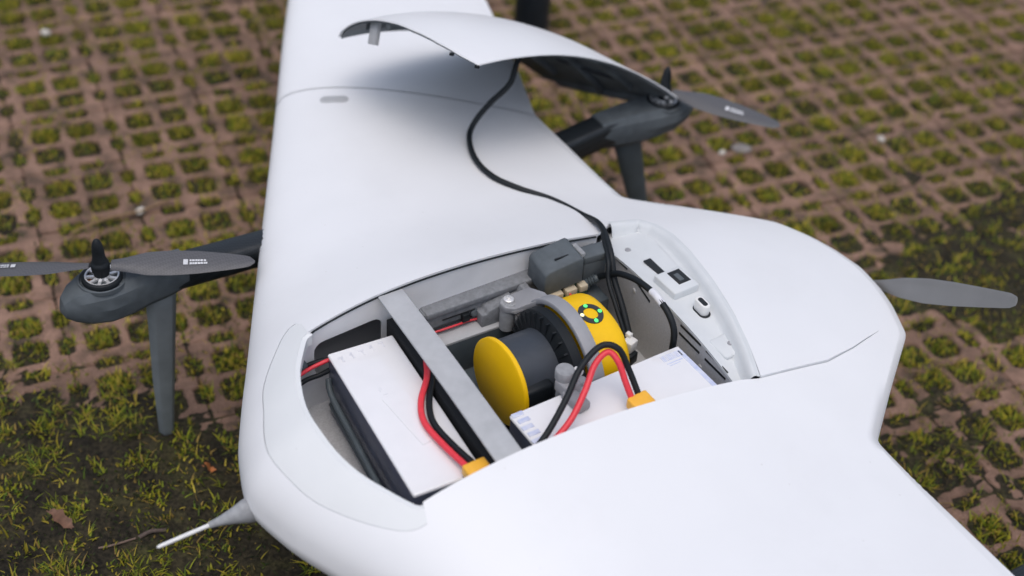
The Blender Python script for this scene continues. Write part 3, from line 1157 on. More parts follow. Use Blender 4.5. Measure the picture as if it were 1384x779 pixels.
b2, w2 = battery('battery_pack', 'white battery pack with barcode and arched leads along the near rim of the bay', .3590, -.0865, .209, .072, .2165, .3005, .03,
                 red2, blk2, (.3705, -.1085, .3120), (.1, -1, -.10), 'battery packs in the bay')
Bz = .30065
def print_patch(c, size, yaw, mat, name, par, z=Bz):
    m_ = MB(); m_.box((c[0], c[1], z), (size[0], size[1], .0004), rz=yaw); return m_.build(name, mat, par, smooth=False)
# barcode: bars printed on the wrap
random.seed(3)
x = -.0120
mb = MB()
while x < .0120:
    wd = random.choice((.0005, .0008, .0013))
    mb.box((.4465 + x + wd / 2, -.0575, Bz), (wd, .0085, .0004), rz=.03)
    x += wd + random.choice((.0005, .0008, .0011))
mb.box((.4455, -.0655, Bz), (.020, .0012, .0004), rz=.03)
mb.box((.4435, -.0685, Bz), (.014, .0010, .0004), rz=.03)
mb.build('barcode_print', 'blue_print', w2, smooth=False)
print_patch((.4600, -.0870), (.0050, .066), .03, 'blue_print', 'edge_print', w2)
mb = MB()
for k in range(7):
    mb.box((.2610 + .0015 * (k % 2), -.056 - .0095 * k, Bz), (.013, .0055, .0012), rz=.03)
mb.build('pleated_end', 'blue_print', w2, bevel=.0005)
# faint lettering strokes on the first pack
mb = MB()
random.seed(5)
for k in range(11):
    s_ = .035 - k * .0075
    a_ = .157 + k * .0012
    for q in range(random.choice((1, 2, 2))):
        mb.box((a_ + random.uniform(-.0015, .0015), s_ + q * .0022, Bz), (random.uniform(.0025, .0055), .0009, .0004), rz=random.choice((.05, .05, 1.5)))
mb.build('faint_print', 'grey_print', w1, smooth=False)
mb = MB()
for k in range(5):
    a_ = .142 + k * .0115
    mb.box((a_, .0945 + .0005 * k, Bz), (.0055, .0022, .0004), rz=.05 + .9 * (k % 2))
    mb.box((a_ + .001, .0905 + .0005 * k, Bz), (.0018, .0060, .0004), rz=.05)
mb.build('end_print', 'grey_print', w1, smooth=False)
print_patch((.1690, -.012), (.026, .072), .10, M['white_wrap'], 'clear_label', w1, Bz + .0003)

# ------------------------------------------------------------------ the yellow and black drum unit
SC, SZ = .018, .266
unit = thing('sensor_unit', 'yellow and dark grey drum-shaped unit with green status lights inside the bay', 'sensor', (.345, SC, FLOOR + .003))
mb = MB()
mb.lathe([(.0470, 0), (.0486, .0012), (.0486, .0052), (.0472, .0064)], (.2835, .0165, .2705), (1, .05, -.03), 48)
mb.build('end_disc', 'yellow', unit, angle=40)
mb = MB()
mb.lathe([(.0425, 0), (.0425, .062)], (.2895, .0168, .2700), (1, .04, -.03), 40)
mb.build('drum', 'drum', unit, angle=40)
mb = MB()
mb.lathe([(.0375, 0), (.0585, .004), (.0640, .007), (.0640, .018), (.0375, .019)], (.336, SC, SZ), (1, 0, 0), 48)
fl = mb.build('ribbed_flange', 'black', unit, angle=30)
mb = MB()
for k in range(30):
    t = 2 * math.pi * k / 30
    R = np.array(Matrix.Rotation(t, 3, 'X'))
    mb.box(np.array((.3405, SC, SZ)) + R @ np.array((0, 0, .0540)), (.006, .0018, .016), rot=R)
mb.build('flange_fins', 'black', fl, smooth=False)
# grey arch that clamps the unit
mb = MB()
loops = []
for i in range(33):
    t = math.radians(-12 + 204 * i / 32)
    c, q = math.cos(t), math.sin(t)
    loops.append([(.3560, SC + .0650 * c, SZ + .0650 * q), (.3715, SC + .0650 * c, SZ + .0650 * q), (.3715, SC + .0715 * c, SZ + .0715 * q), (.3560, SC + .0715 * c, SZ + .0715 * q)])
mb.loft(loops)
br = mb.build('mounting_arch', 'bracket', unit, bevel=.0012)
mb = MB()
mb.prism([(.338, .104), (.331, .098), (.332, .088), (.342, .082), (.356, .066), (.372, .058), (.372, .074), (.360, .086), (.353, .100), (.347, .105)], .2895, .2985, lambda a, s, z: (a, s, z + (.018 if a > .354 else 0)))
mb.build('arch_foot', 'bracket', unit, bevel=.0015)
mb = MB()
mb.lathe([(.0085, -.035), (.0088, -.004), (.0088, .001), (.0078, .002)], (.3405, .0945, .297), n=22)
mb.build('mount_post', 'printed2', unit, angle=50)
mb = MB()
mb.lathe([(.0058, 0), (.0058, .0042), (.0048, .0050), (.0030, .0050), (.0026, .0022), (.0001, .0022)], (.3405, .0945, .2985), n=20)
mb.build('bolt', 'silver', unit, angle=40)
# yellow shell behind the arch
YC, YZ, YW, YH = .0220, .2570, .0595, .0640
def shell_pt(t, k, a):
    c, q_ = math.cos(t), math.sin(t)
    return (a, YC + YW * k * math.copysign(abs(c) ** .80, c), YZ + (YH * k if k < 1 else YH + (k - 1)) * math.copysign(abs(q_) ** .80, q_))
mb = MB()
mb.loft([[shell_pt(2 * math.pi * i / 64, k, a) for i in range(64)] for a, k in ((.3650, .97), (.3655, .995), (.3720, 1.0), (.4030, 1.0), (.4100, .985), (.4145, .95), (.4170, .88), (.4180, .6))])
sh = mb.build('yellow_shell', 'yellow', unit, angle=60)
def on_shell(a, ds, lift):
    x = min(.98, max(-.98, (ds - .004) / YW))
    return (a, YC + ds - .004, YZ + YH * (1 - abs(x) ** 2.5) ** .4 + lift)
mb = MB()
LA, n = .3935, 36
loops = []
for rr, lift in ((.0150, -.001), (.0150, .0010), (.0086, .0010), (.0086, -.001)):
    loops.append([on_shell(LA + .86 * rr * math.cos(2 * math.pi * k / n), rr * math.sin(2 * math.pi * k / n), lift) for k in range(n)])
mb.loft(loops, caps=False)
mb.build('status_ring', 'ledring', unit, angle=40)
for ang, mt in ((118, 'led_g'), (25, 'led_g'), (205, 'led_g'), (295, 'led_y')):
    t = math.radians(ang)
    mb = MB()
    c0 = (LA + .86 * .0118 * math.sin(t - .35), .0118 * math.cos(t - .35))
    mb.prism([(c0[0] + .0021 * math.cos(q * math.pi / 5), c0[1] + .0024 * math.sin(q * math.pi / 5)) for q in range(10)], .0006, .0016, on_shell)
    mb.build('status_light', mt, unit)
# grey knob and clamp at the near end of the arch
mb = MB()
mb.lathe([(.0098, 0), (.0100, .004), (.0100, .0095), (.0092, .0108), (.0001, .0110)], (.3205, -.0455, .3160), n=26)
mb.build('clamp_knob', 'printed2', unit, angle=45)
mb = MB()
mb.box((.3215, -.0520, .3095), (.020, .020, .014), rz=.2)
mb.box((.3195, -.0700, .3060), (.015, .028, .010), rz=.15)
mb.lathe([(.006, 0), (.006, .006)], (.3355, -.0545, .3085), n=14)
mb.build('clamp_body', 'bracket', unit, bevel=.0020)
mb = MB()
mb.box((.3235, -.0445, .262), (.016, .010, .094))
mb.build('clamp_leg', 'bracket', unit, bevel=.002)
mb = MB()
mb.box((.3375, -.0440, .3145), (.008, .010, .006), rz=.4)
mb.build('nut', 'white_plastic', unit, bevel=.0012)
mb = MB()
mb.box((.306, -.012, .266), (.034, .034, .050))
mb.build('drive_block', 'black', unit, bevel=.004)

# ------------------------------------------------------------------ cables
def cable(name, label, pts, r, mat, base, sub=8):
    c = thing(name, label, 'cable', base)
    mb = MB(); mb.tube(pts, r, 12, sub); mb.build('sheath', mat, c, angle=80)
    return c


lidc = [(.5620, .4400, .3950), (.5500, .4240, .3820), (.5347, .4113, .3650), (.5225, .4047, .3450), (.5017, .4139, .3180), (.4804, .4140, .2950), (.4643, .3978, .2856), (.4484, .3550, .2868), (.4473, .3117, .2890),
        (.4639, .2779, .2880), (.4906, .2443, .2850), (.5003, .1957, .2930), (.4877, .1403, .3190), (.4712, .0957, .3190), (.4640, .0743, .3000), (.4585, .0483, .2850), (.4510, .0246, .2750), (.4452, .0103, .2710)]
c1 = cable('lid_cable', 'long black cable running from under the lid over the wing into the bay', lidc, .0037, 'black', (.47, .31, .28))
strand = [(.4800, .1250, .3210), (.4632, .0881, .3160), (.4560, .0733, .3000), (.4520, .0509, .2850), (.4460, .0268, .2750), (.4410, .0118, .2710)]
mb = MB(); mb.tube(strand, .0026, 10, 8); mb.build('second_strand', 'black', c1, angle=80)
mb = MB()
mb.box((.4420, .0050, .2670), (.013, .012, .014), rz=.3)
mb.box((.4440, .0110, .2735), (.006, .007, .010), rz=.3)
mb.build('white_plug', 'white_plastic', c1, bevel=.0012)
mb = MB()
mb.box((.4400, .0, .2540), (.014, .013, .014), rz=.3)
mb.build('plug_socket', 'black', c1, bevel=.0015)
c2p = [(.4400, .1010, .2790), (.4560, .0960, .2870), (.4620, .0803, .3017), (.4640, .0641, .3140), (.4640, .0334, .3270), (.4632, .0031, .3320), (.4630, -.0223, .3270), (.4630, -.0370, .3121), (.4630, -.0394, .2854)]
c2 = cable('bay_cable', 'black cable with angled ribbed plug curving along the aft wall of the bay', c2p, .0036, 'black', (.455, .05, .28))
mb = MB()
mb.lathe([(.0085, 0), (.0090, .002), (.0090, .010), (.0078, .0125)], (.4385, .1005, .2700), n=20)
loops_p = Vector((.4400, .1010, .2785)); loops_q = Vector((.4585, .0930, .2905))
prof = [(.0068, 0), (.0070, .008)]
for k in range(4):
    prof += [(.0062, .0085 + k * .003), (.0050, .0095 + k * .003), (.0050, .0105 + k * .003)]
prof += [(.0042, .0215)]
mb.lathe(prof, loops_p, loops_q - loops_p, 16)
mb.build('angled_plug', 'teal', c2, angle=40)
mb = MB(); mb.tube([(.4636, .0090, .3317), (.4634, -.0020, .3316), (.4632, -.0120, .3297)], .0043, 12, 3); mb.build('cable_tag', 'grey_print', c2)
nose_r = [(.0850, .0960, .283), (.0945, .1021, .285), (.1148, .1074, .287), (.1384, .1060, .292)]
c3 = cable('nose_wires', 'red and black wires entering the bay beside the nose panel', nose_r, .0021, 'red', (.11, .105, .28))
for pts in ([(.0880, .1050, .283), (.1002, .1128, .285), (.1226, .1140, .286), (.1443, .1100, .288)], [(.0900, .1000, .272), (.108, .1060, .274), (.125, .1050, .276), (.140, .1010, .284)]):
    mb = MB(); mb.tube(pts, .0026, 8, 6); mb.build('black_wire', 'black', c3, angle=80)
mb = MB(); mb.lathe([(.006, 0), (.006, .016), (.004, .019)], (.094, .112, .286), (1, .15, .1), 12); mb.build('grommet', 'teal', c3)

# ------------------------------------------------------------------ the ground


def vnoise(x, y, scale, seed, octv=3):
    """smooth value noise in 0..1"""
    r = np.zeros_like(x)
    amp, tot = 1.0, 0.0
    for o in range(octv):
        g = np.random.default_rng(seed + o * 17).random((257, 257))
        xs, ys = x * scale * 2 ** o + 31.7, y * scale * 2 ** o + 57.3
        xi, yi = np.floor(xs).astype(int), np.floor(ys).astype(int)
        fx, fy = xs - xi, ys - yi
        fx, fy = fx * fx * (3 - 2 * fx), fy * fy * (3 - 2 * fy)
        xi, yi = xi % 256, yi % 256
        v = (g[xi, yi] * (1 - fx) + g[xi + 1, yi] * fx) * (1 - fy) + (g[xi, yi + 1] * (1 - fx) + g[xi + 1, yi + 1] * fx) * fy
        r += v * amp
        tot += amp
        amp *= .5
    return r / tot


GA = math.radians(26.0)          # direction of the paving
GC, GS = math.cos(GA), math.sin(GA)
PITCH = .147


def cover(x, y):
    """0..1: how far soil and moss have grown over the paving."""
    g = np.zeros_like(x)
    for cx, cy, rx, ry, w in ((-.45, .95, .42, .27, 1.25), (-.15, .95, .5, .22, 1.0), (-1.0, .8, .5, .45, 1.1), (.66, 1.60, .28, .15, .72), (.95, 1.75, .3, .16, .68), (.2, 1.0, .5, .3, .5), (.62, 1.20, .22, .20, .50),
                              (2.2, .6, .7, .5, .9), (-2.2, 1.6, .7, .5, .9), (.4, -.6, .9, .5, .8)):
        g = np.maximum(g, w * np.exp(-(((x - cx) / rx) ** 2 + ((y - cy) / ry) ** 2) ** 1.5))
    return np.clip(g + (vnoise(x, y, 9.0, 5) - .5) * .9, 0, 1.3) - .25


def soil_z(x, y):
    c = cover(x, y)
    return -.0055 + .0115 * np.clip(c * 1.5, 0, 1) + .0075 * (vnoise(x, y, 38, 9, 3) - .5) + .0070 * (vnoise(x, y, 120, 19, 2) - .5)


d = .0085
xs = np.arange(-1.55, 1.55, d)
ys = np.arange(.45, 3.0, d)
grow = [1.0]
ext = [.02]
while ext[-1] < 260:
    ext.append(ext[-1] * 1.33 + .01)
ext = np.array(ext)
xs = np.concatenate([xs[0] - ext[::-1], xs, xs[-1] + ext])
ys = np.concatenate([ys[0] - ext[::-1], ys, ys[-1] + ext])
X, Y = np.meshgrid(xs, ys, indexing='ij')
Z = soil_z(X.ravel(), Y.ravel())
far = np.clip((np.hypot(X.ravel(), Y.ravel() - 1.6) - 3.5) / 4, 0, 1)
Z = Z * (1 - far) + far * (-.004)
nx, ny = len(xs), len(ys)
idx = np.arange(nx * ny).reshape(nx, ny)
quads = np.stack([idx[:-1, :-1], idx[1:, :-1], idx[1:, 1:], idx[:-1, 1:]], -1).reshape(-1, 4)
verts = np.stack([X.ravel(), Y.ravel(), Z], 1)


def fast_mesh(name, verts, faces, k):
    me = bpy.data.meshes.new(name)
    nv, nf = len(verts), len(faces)
    me.vertices.add(nv)
    me.vertices.foreach_set('co', np.ascontiguousarray(verts, dtype=np.float32).ravel())
    me.loops.add(nf * k)
    me.loops.foreach_set('vertex_index', np.ascontiguousarray(faces, dtype=np.int32).ravel())
    me.polygons.add(nf)
    me.polygons.foreach_set('loop_start', np.arange(0, nf * k, k, dtype=np.int32))
    me.polygons.foreach_set('use_smooth', np.ones(nf, dtype=bool))
    me.update(calc_edges=True)
    me.validate()
    return me


def soil_material():
    m = bpy.data.materials.new('dark_mossy_soil')
    m.use_nodes = True
    nt = m.node_tree
    b = nt.nodes['Principled BSDF']
    b.inputs['Roughness'].default_value = .95
    b.inputs['Specular IOR Level'].default_value = .2
    tc = nt.nodes.new('ShaderNodeTexCoord')
    n1 = nt.nodes.new('ShaderNodeTexNoise'); n1.inputs['Scale'].default_value = 22; n1.inputs['Detail'].default_value = 8
    n2 = nt.nodes.new('ShaderNodeTexNoise'); n2.inputs['Scale'].default_value = 190; n2.inputs['Detail'].default_value = 4
    for n in (n1, n2):
        nt.links.new(tc.outputs['Object'], n.inputs['Vector'])
    r1 = nt.nodes.new('ShaderNodeValToRGB')
    e = r1.color_ramp.elements
    e[0].position = .36; e[0].color = (.020, .018, .014, 1)
    e[1].position = .72; e[1].color = (.050, .050, .022, 1)
    k = e.new(.52); k.color = (.034, .030, .020, 1)
    nt.links.new(n1.outputs['Fac'], r1.inputs['Fac'])
    mx = nt.nodes.new('ShaderNodeMix'); mx.data_type = 'RGBA'; mx.blend_type = 'MULTIPLY'
    mx.inputs[0].default_value = .7
    r2 = nt.nodes.new('ShaderNodeValToRGB')
    r2.color_ramp.elements[0].position = .35; r2.color_ramp.elements[0].color = (.35, .35, .35, 1)
    r2.color_ramp.elements[1].position = .70; r2.color_ramp.elements[1].color = (1.9, 1.75, 1.55, 1)
    nt.links.new(n2.outputs['Fac'], r2.inputs['Fac'])
    nt.links.new(r1.outputs['Color'], mx.inputs[6])
    nt.links.new(r2.outputs['Color'], mx.inputs[7])
    nt.links.new(mx.outputs[2], b.inputs['Base Color'])
    bp = nt.nodes.new('ShaderNodeBump'); bp.inputs['Strength'].default_value = .8; bp.inputs['Distance'].default_value = .003
    nt.links.new(n2.outputs['Fac'], bp.inputs['Height'])
    nt.links.new(bp.outputs[0], b.inputs['Normal'])
    return m


def concrete_material():
    m = bpy.data.materials.new('red_brown_concrete')
    m.use_nodes = True
    nt = m.node_tree
    b = nt.nodes['Principled BSDF']
    b.inputs['Roughness'].default_value = .88
    b.inputs['Specular IOR Level'].default_value = .3
    geo = nt.nodes.new('ShaderNodeNewGeometry')
    n1 = nt.nodes.new('ShaderNodeTexNoise'); n1.inputs['Scale'].default_value = 26; n1.inputs['Detail'].default_value = 7
    n2 = nt.nodes.new('ShaderNodeTexNoise'); n2.inputs['Scale'].default_value = 420; n2.inputs['Detail'].default_value = 3
    for n in (n1, n2):
        nt.links.new(geo.outputs['Position'], n.inputs['Vector'])
    r1 = nt.nodes.new('ShaderNodeValToRGB')
    e = r1.color_ramp.elements
    e[0].position = .30; e[0].color = (.075, .056, .038, 1)
    e[1].position = .72; e[1].color = (.320, .198, .146, 1)
    k = e.new(.48); k.color = (.215, .132, .096, 1)
    nt.links.new(n1.outputs['Fac'], r1.inputs['Fac'])
    mx = nt.nodes.new('ShaderNodeMix'); mx.data_type = 'RGBA'; mx.blend_type = 'MULTIPLY'; mx.inputs[0].default_value = .8
    r2 = nt.nodes.new('ShaderNodeValToRGB')
    r2.color_ramp.elements[0].position = .3; r2.color_ramp.elements[0].color = (.6, .6, .6, 1)
    r2.color_ramp.elements[1].position = .7; r2.color_ramp.elements[1].color = (1.25, 1.25, 1.25, 1)
    nt.links.new(n2.outputs['Fac'], r2.inputs['Fac'])
    nt.links.new(r1.outputs['Color'], mx.inputs[6]); nt.links.new(r2.outputs['Color'], mx.inputs[7])
    oi = nt.nodes.new('ShaderNodeObjectInfo')
    mr = nt.nodes.new('ShaderNodeMapRange'); mr.inputs['To Min'].default_value = .82; mr.inputs['To Max'].default_value = 1.15
    nt.links.new(oi.outputs['Random'], mr.inputs['Value'])
    hs = nt.nodes.new('ShaderNodeHueSaturation')
    nt.links.new(mr.outputs[0], hs.inputs['Value'])
    nt.links.new(mx.outputs[2], hs.inputs['Color'])
    nt.links.new(hs.outputs[0], b.inputs['Base Color'])
    bp = nt.nodes.new('ShaderNodeBump'); bp.inputs['Strength'].default_value = .6; bp.inputs['Distance'].default_value = .0015
    nt.links.new(n2.outputs['Fac'], bp.inputs['Height'])
    nt.links.new(bp.outputs[0], b.inputs['Normal'])
    return m


M['soil'] = soil_material()
M['concrete'] = concrete_material()
gm = fast_mesh('ground', verts, quads, 4)
gm.materials.append(M['soil'])
ground = bpy.data.objects.new('ground', gm)
col.objects.link(ground)
tag(ground, 'dark mossy soil between and over the paving stones', 'ground', kind='structure')

# lattice pavers -----------------------------------------------------
CELL, NOTCH = .0415, .0095


def cut_rect(w, h, c, j, rs):
    p = [(w / 2 - c, h / 2), (-w / 2 + c, h / 2), (-w / 2, h / 2 - c), (-w / 2, -h / 2 + c), (-w / 2 + c, -h / 2), (w / 2 - c, -h / 2), (w / 2, -h / 2 + c), (w / 2, h / 2 - c)]
    return [(x + rs.uniform(-j, j), y + rs.uniform(-j, j)) for x, y in p]


def paver_mesh(seed):
    rs = np.random.default_rng(seed)
    H = (PITCH - .0012) / 2
    q = .0270
    hn = .0180
    side = []
    for c0 in (-q, q):
        side += [(c0 - hn, 0), (c0 - hn + .004, NOTCH), (c0 + hn - .004, NOTCH), (c0 + hn, 0)]
    outl = []
    for k in range(4):
        ang = k * math.pi / 2
        outl.append((-H + .004, -H, ang))
        for t, dpt in side:
            outl.append((t, -H + dpt, ang))
        outl.append((H - .004, -H, ang))
    outl = [(x * math.cos(a_) - y * math.sin(a_) + rs.uniform(-.0012, .0012), x * math.sin(a_) + y * math.cos(a_) + rs.uniform(-.0012, .0012)) for x, y, a_ in outl]
    holes = []
    for cx in (-q, q):
        for cy in (-q, q):
            holes.append([(cx + x, cy + y) for x, y in cut_rect(CELL, CELL, .006, .0014, rs)])
    loops = [np.array(outl)] + [np.array(h) for h in holes]
    def inset(l, w):
        n = len(l)
        r = []
        area = .5 * sum(l[i][0] * l[(i + 1) % n][1] - l[(i + 1) % n][0] * l[i][1] for i in range(n))
        sgn = 1 if area > 0 else -1
        for i in range(n):
            t = l[(i + 1) % n] - l[i - 1]
            t = t / (np.linalg.norm(t) + 1e-9)
            r.append(l[i] + np.array((-t[1], t[0])) * w * sgn)
        return np.array(r)
    tops = [inset(loops[0], .0026)] + [inset(l, -.0026) for l in loops[1:]]
    v, f = sheet(tops, np.zeros((0, 2)))
    mb = MB()
    mb.add([(x, y, 0) for x, y in v], f)
    for lo, hi in zip(loops, tops):
        n = len(lo)
        mb.add([(x, y, 0) for x, y in hi] + [(x, y, -.0030) for x, y in lo] + [(x, y, -.028) for x, y in lo],
               [(i, (i + 1) % n, n + (i + 1) % n, n + i) for i in range(n)] + [(n + i, n + (i + 1) % n, 2 * n + (i + 1) % n, 2 * n + i) for i in range(n)])
    return mb


variants = []
for k in range(6):
    o = paver_mesh(100 + k).build('paver', 'concrete', None, angle=20)
    variants.append(o.data)
    bpy.data.objects.remove(o)
slots = []
NR = 26
for i in range(-NR, NR + 1):
    for j in range(-NR, NR + 1):
        u, w = i * PITCH + .03, j * PITCH + .05
        x, y = u * GC - w * GS, 1.55 + u * GS + w * GC
        slots.append((math.hypot(x * .95, (y - 1.62)), x, y))
slots.sort()
near_slots = slots[:298]
rest = [s for s in slots[298:] if s[0] < 3.1]
prs = np.random.default_rng(21)
for k, (dd, x, y) in enumerate(near_slots):
    o = bpy.data.objects.new('paver', variants[int(prs.integers(6))])
    col.objects.link(o)
    o.location = (x, y, prs.uniform(-.003, .0005))
    o.rotation_euler = (prs.normal(0, .010), prs.normal(0, .010), GA + math.pi / 2 * int(prs.integers(4)) + prs.normal(0, .012))
    o.parent = ground
# the pavers farther out, joined
RV, RF = [], []
nb = 0
arr = []
for me in variants:
    vv_ = np.array([tuple(v.co) for v in me.vertices])
    arr.append((vv_, [tuple(p.vertices) for p in me.polygons]))
for dd, x, y in rest:
    vv_, ff = arr[int(prs.integers(6))]
    t = GA + math.pi / 2 * int(prs.integers(4)) + prs.normal(0, .012)
    c, s_ = math.cos(t), math.sin(t)
    p = np.column_stack([vv_[:, 0] * c - vv_[:, 1] * s_ + x, vv_[:, 0] * s_ + vv_[:, 1] * c + y, vv_[:, 2] + prs.uniform(-.003, .0005)])
    RV.append(p)
    RF += [tuple(i + nb for i in q) for q in ff]
    nb += len(p)
me = bpy.data.meshes.new('outer_pavers')
me.from_pydata([tuple(p) for p in np.concatenate(RV)], [], RF)
me.materials.append(M['concrete'])
o = bpy.data.objects.new('outer_pavers', me)
col.objects.link(o)
o.parent = ground
o['kind'] = 'stuff'

# grass and moss -----------------------------------------------------


def grass_material():
    m = bpy.data.materials.new('grass_and_moss')
    m.use_nodes = True
    nt = m.node_tree
    b = nt.nodes['Principled BSDF']
    b.inputs['Roughness'].default_value = .6
    b.inputs['Specular IOR Level'].default_value = .25
    at = nt.nodes.new('ShaderNodeAttribute')
    at.attribute_name = 'tint'
    nt.links.new(at.outputs['Color'], b.inputs['Base Color'])
    tr = nt.nodes.new('ShaderNodeBsdfTranslucent')
    nt.links.new(at.outputs['Color'], tr.inputs['Color'])
    ms = nt.nodes.new('ShaderNodeMixShader')
    ms.inputs[0].default_value = .25
    nt.links.new(b.outputs[0], ms.inputs[1])
    nt.links.new(tr.outputs[0], ms.inputs[2])
    nt.links.new(ms.outputs[0], nt.nodes['Material Output'].inputs['Surface'])
    return m


M['grass'] = grass_material()
PAL = np.array([(.255, .245, .020), (.330, .285, .024), (.165, .200, .018), (.085, .130, .016), (.390, .310, .040), (.300, .205, .055), (.205, .225, .016), (.040, .062, .018)])


def blades(px, py, pz, length, width, lean, pal_w, tint_noise):
    n = len(px)
    r = np.random.default_rng(n + 5)
    az = r.uniform(0, 2 * np.pi, n)
    d = np.stack([np.cos(az), np.sin(az)], 1)
    side = np.stack([-d[:, 1], d[:, 0]], 1)
    ln = length * r.uniform(.55, 1.25, n)
    le_ = lean * r.uniform(.4, 1.3, n)
    wd = width * r.uniform(.7, 1.3, n)
    P0 = np.stack([px, py, pz], 1)
    def pt(t, sgn, wf):
        hor = ln * np.sin(le_) * t * (0.55 + .45 * t)
        ver = ln * np.cos(le_) * t * (1 - .28 * t * np.sin(le_))
        q = P0.copy()
        q[:, :2] += d * hor[:, None] + side * (wd * wf * sgn)[:, None]
        q[:, 2] += ver
        return q
    V = np.stack([pt(0, -1, .5), pt(0, 1, .5), pt(.5, -1, .45), pt(.5, 1, .45), pt(1, 0, 0)], 1).reshape(-1, 3)
    b = (np.arange(n) * 5)[:, None]
    F = np.concatenate([b + np.array([[0, 1, 3]]), b + np.array([[0, 3, 2]]), b + np.array([[2, 3, 4]])], 0)
    ci = r.choice(len(PAL), n, p=np.array(pal_w) / sum(pal_w))
    c = PAL[ci] * r.uniform(.75, 1.25, n)[:, None] * (0.65 + .7 * tint_noise)[:, None]
    C = np.repeat(c, 5, axis=0)
    return V, F, C


def make_grass(name, label, sets):
    V, F, C = [], [], []
    nb = 0
    for v, f, c in sets:
        V.append(v); F.append(f + nb); C.append(c); nb += len(v)
    V, F, C = np.concatenate(V), np.concatenate(F), np.concatenate(C)
    me = fast_mesh(name, V, F, 3)
    at = me.color_attributes.new('tint', 'FLOAT_COLOR', 'POINT')
    at.data.foreach_set('color', np.column_stack([np.clip(C, 0, 1), np.ones(len(C))]).astype(np.float32).ravel())
    me.materials.append(M['grass'])
    o = bpy.data.objects.new(name, me)
    col.objects.link(o)
    tag(o, label, 'grass', kind='stuff')
    return o


gr_ = np.random.default_rng(77)
CX, CY, CH, CW = [], [], [], []          # openings of the pavers
q = .0270
def openings(sl):
    o = []
    for dd, x, y in sl:
        for cx in (-q, q):
            for cy in (-q, q):
                o.append((x + cx * GC - cy * GS, y + cx * GS + cy * GC, .0185, .0185))
        for t in (-q, q):
            for (lx, ly, hx, hy) in ((t, -PITCH / 2, .018, .0075), (-PITCH / 2, t, .0075, .018)):
                o.append((x + lx * GC - ly * GS, y + lx * GS + ly * GC, hx, hy))
    return o
def fill(ops, nper, seed):
    r = np.random.default_rng(seed)
    ops = np.array(ops)
    n = np.maximum(3, (nper * (ops[:, 2] * ops[:, 3]) / .0185 ** 2 * r.uniform(.12, 1.3, len(ops)))).astype(int)
    k = np.repeat(np.arange(len(ops)), n)
    u = np.clip(r.normal(0, .66, len(k)), -1.35, 1.35) * ops[k, 2]
    w = np.clip(r.normal(0, .66, len(k)), -1.35, 1.35) * ops[k, 3]
    jx, jy = r.normal(0, .003, len(ops)), r.normal(0, .003, len(ops))
    x_, y_ = ops[k, 0] + jx[k] + u * GC - w * GS, ops[k, 1] + jy[k] + u * GS + w * GC
    ok = (cover(x_, y_) < .10) | (r.uniform(0, 1, len(k)) < .40)       # buried openings grow little
    return x_[ok], y_[ok], k[ok]
op_near = openings(near_slots)
sets = []
x, y, k = fill(op_near, 150, 1)
tn = np.random.default_rng(4).uniform(.15, 1.0, len(op_near))[k]
sets.append(blades(x, y, np.maximum(soil_z(x, y), -.006), .0085, .0024, .75, [3, 3, 3, 3, 2, 2, 3, 2], tn))
x, y, k = fill(op_near, 60, 2)
tn = np.random.default_rng(4).uniform(.15, 1.0, len(op_near))[k]
sets.append(blades(x, y, np.maximum(soil_z(x, y), -.006), .0165, .0019, .85, [4, 4, 3, 2, 3, 2, 3, 1], tn))
N = 150000                                  # moss that has crept over the webs of the stones
x, y = gr_.uniform(-1.35, 1.45, N), gr_.uniform(.7, 2.9, N)
keep = (vnoise(x, y, 24, 91, 3) > .545) & (cover(x, y) < .05)
x, y = x[keep], y[keep]
sets.append(blades(x, y, np.maximum(soil_z(x, y), -.002), .0062, .0024, .85, [3, 3, 3, 3, 2, 3, 3, 2], gr_.uniform(.1, .8, len(x))))
make_grass('moss_and_grass', 'yellow-green moss and short grass filling the openings of the paving', sets)
x, y, k = fill(openings(rest), 26, 3)
make_grass('outer_moss', 'moss and grass in the openings of the paving farther out',
           [blades(x, y, np.full(len(x), -.008), .014, .004, .8, [3, 3, 3, 3, 2, 1, 3, 1], np.random.default_rng(9).uniform(.2, 1, len(x)))])
# spiky tufts where soil covers the paving
N = 7000
tx, ty = gr_.uniform(-1.3, 1.4, N), gr_.uniform(.5, 2.3, N)
cv = cover(tx, ty)
keep = (cv > .18) & (vnoise(tx, ty, 16, 44, 2) + gr_.uniform(-.2, .2, N) > .57)
tx, ty = tx[keep], ty[keep]
nb_ = gr_.integers(7, 22, len(tx))
k = np.repeat(np.arange(len(tx)), nb_)
x = tx[k] + gr_.normal(0, .0048, len(k)); y = ty[k] + gr_.normal(0, .0048, len(k))
tn = np.random.default_rng(6).uniform(.1, .95, len(tx))[k]
s1 = blades(x, y, soil_z(x, y) - .001, .0185, .0015, 1.08, [5, 3, 6, 4, 2, 1.5, 6, 0], tn * 1.2)
N = 170000
x, y = gr_.uniform(-1.3, 1.4, N), gr_.uniform(.5, 2.3, N)
keep = (cover(x, y) > .06) & (vnoise(x, y, 30, 64, 2) > .40)
x, y = x[keep], y[keep]
s2 = blades(x, y, soil_z(x, y) - .001, .0048, .0018, .95, [0, 0, 0, 3, 0, 1.2, 0, 10], gr_.uniform(-.45, .35, len(x)))
N = 9000                                   # dead straw and crumbs lying flat
x, y = gr_.uniform(-1.3, 1.4, N), gr_.uniform(.5, 2.6, N)
keep = (cover(x, y) > -.05) | (gr_.uniform(0, 1, N) > .75)
x, y = x[keep], y[keep]
s3 = blades(x, y, np.maximum(soil_z(x, y), -.001) + .0012, .0120, .0012, 1.50, [0, 0, 0, 0, 2, 6, 0, 2], gr_.uniform(-.2, .45, len(x)))
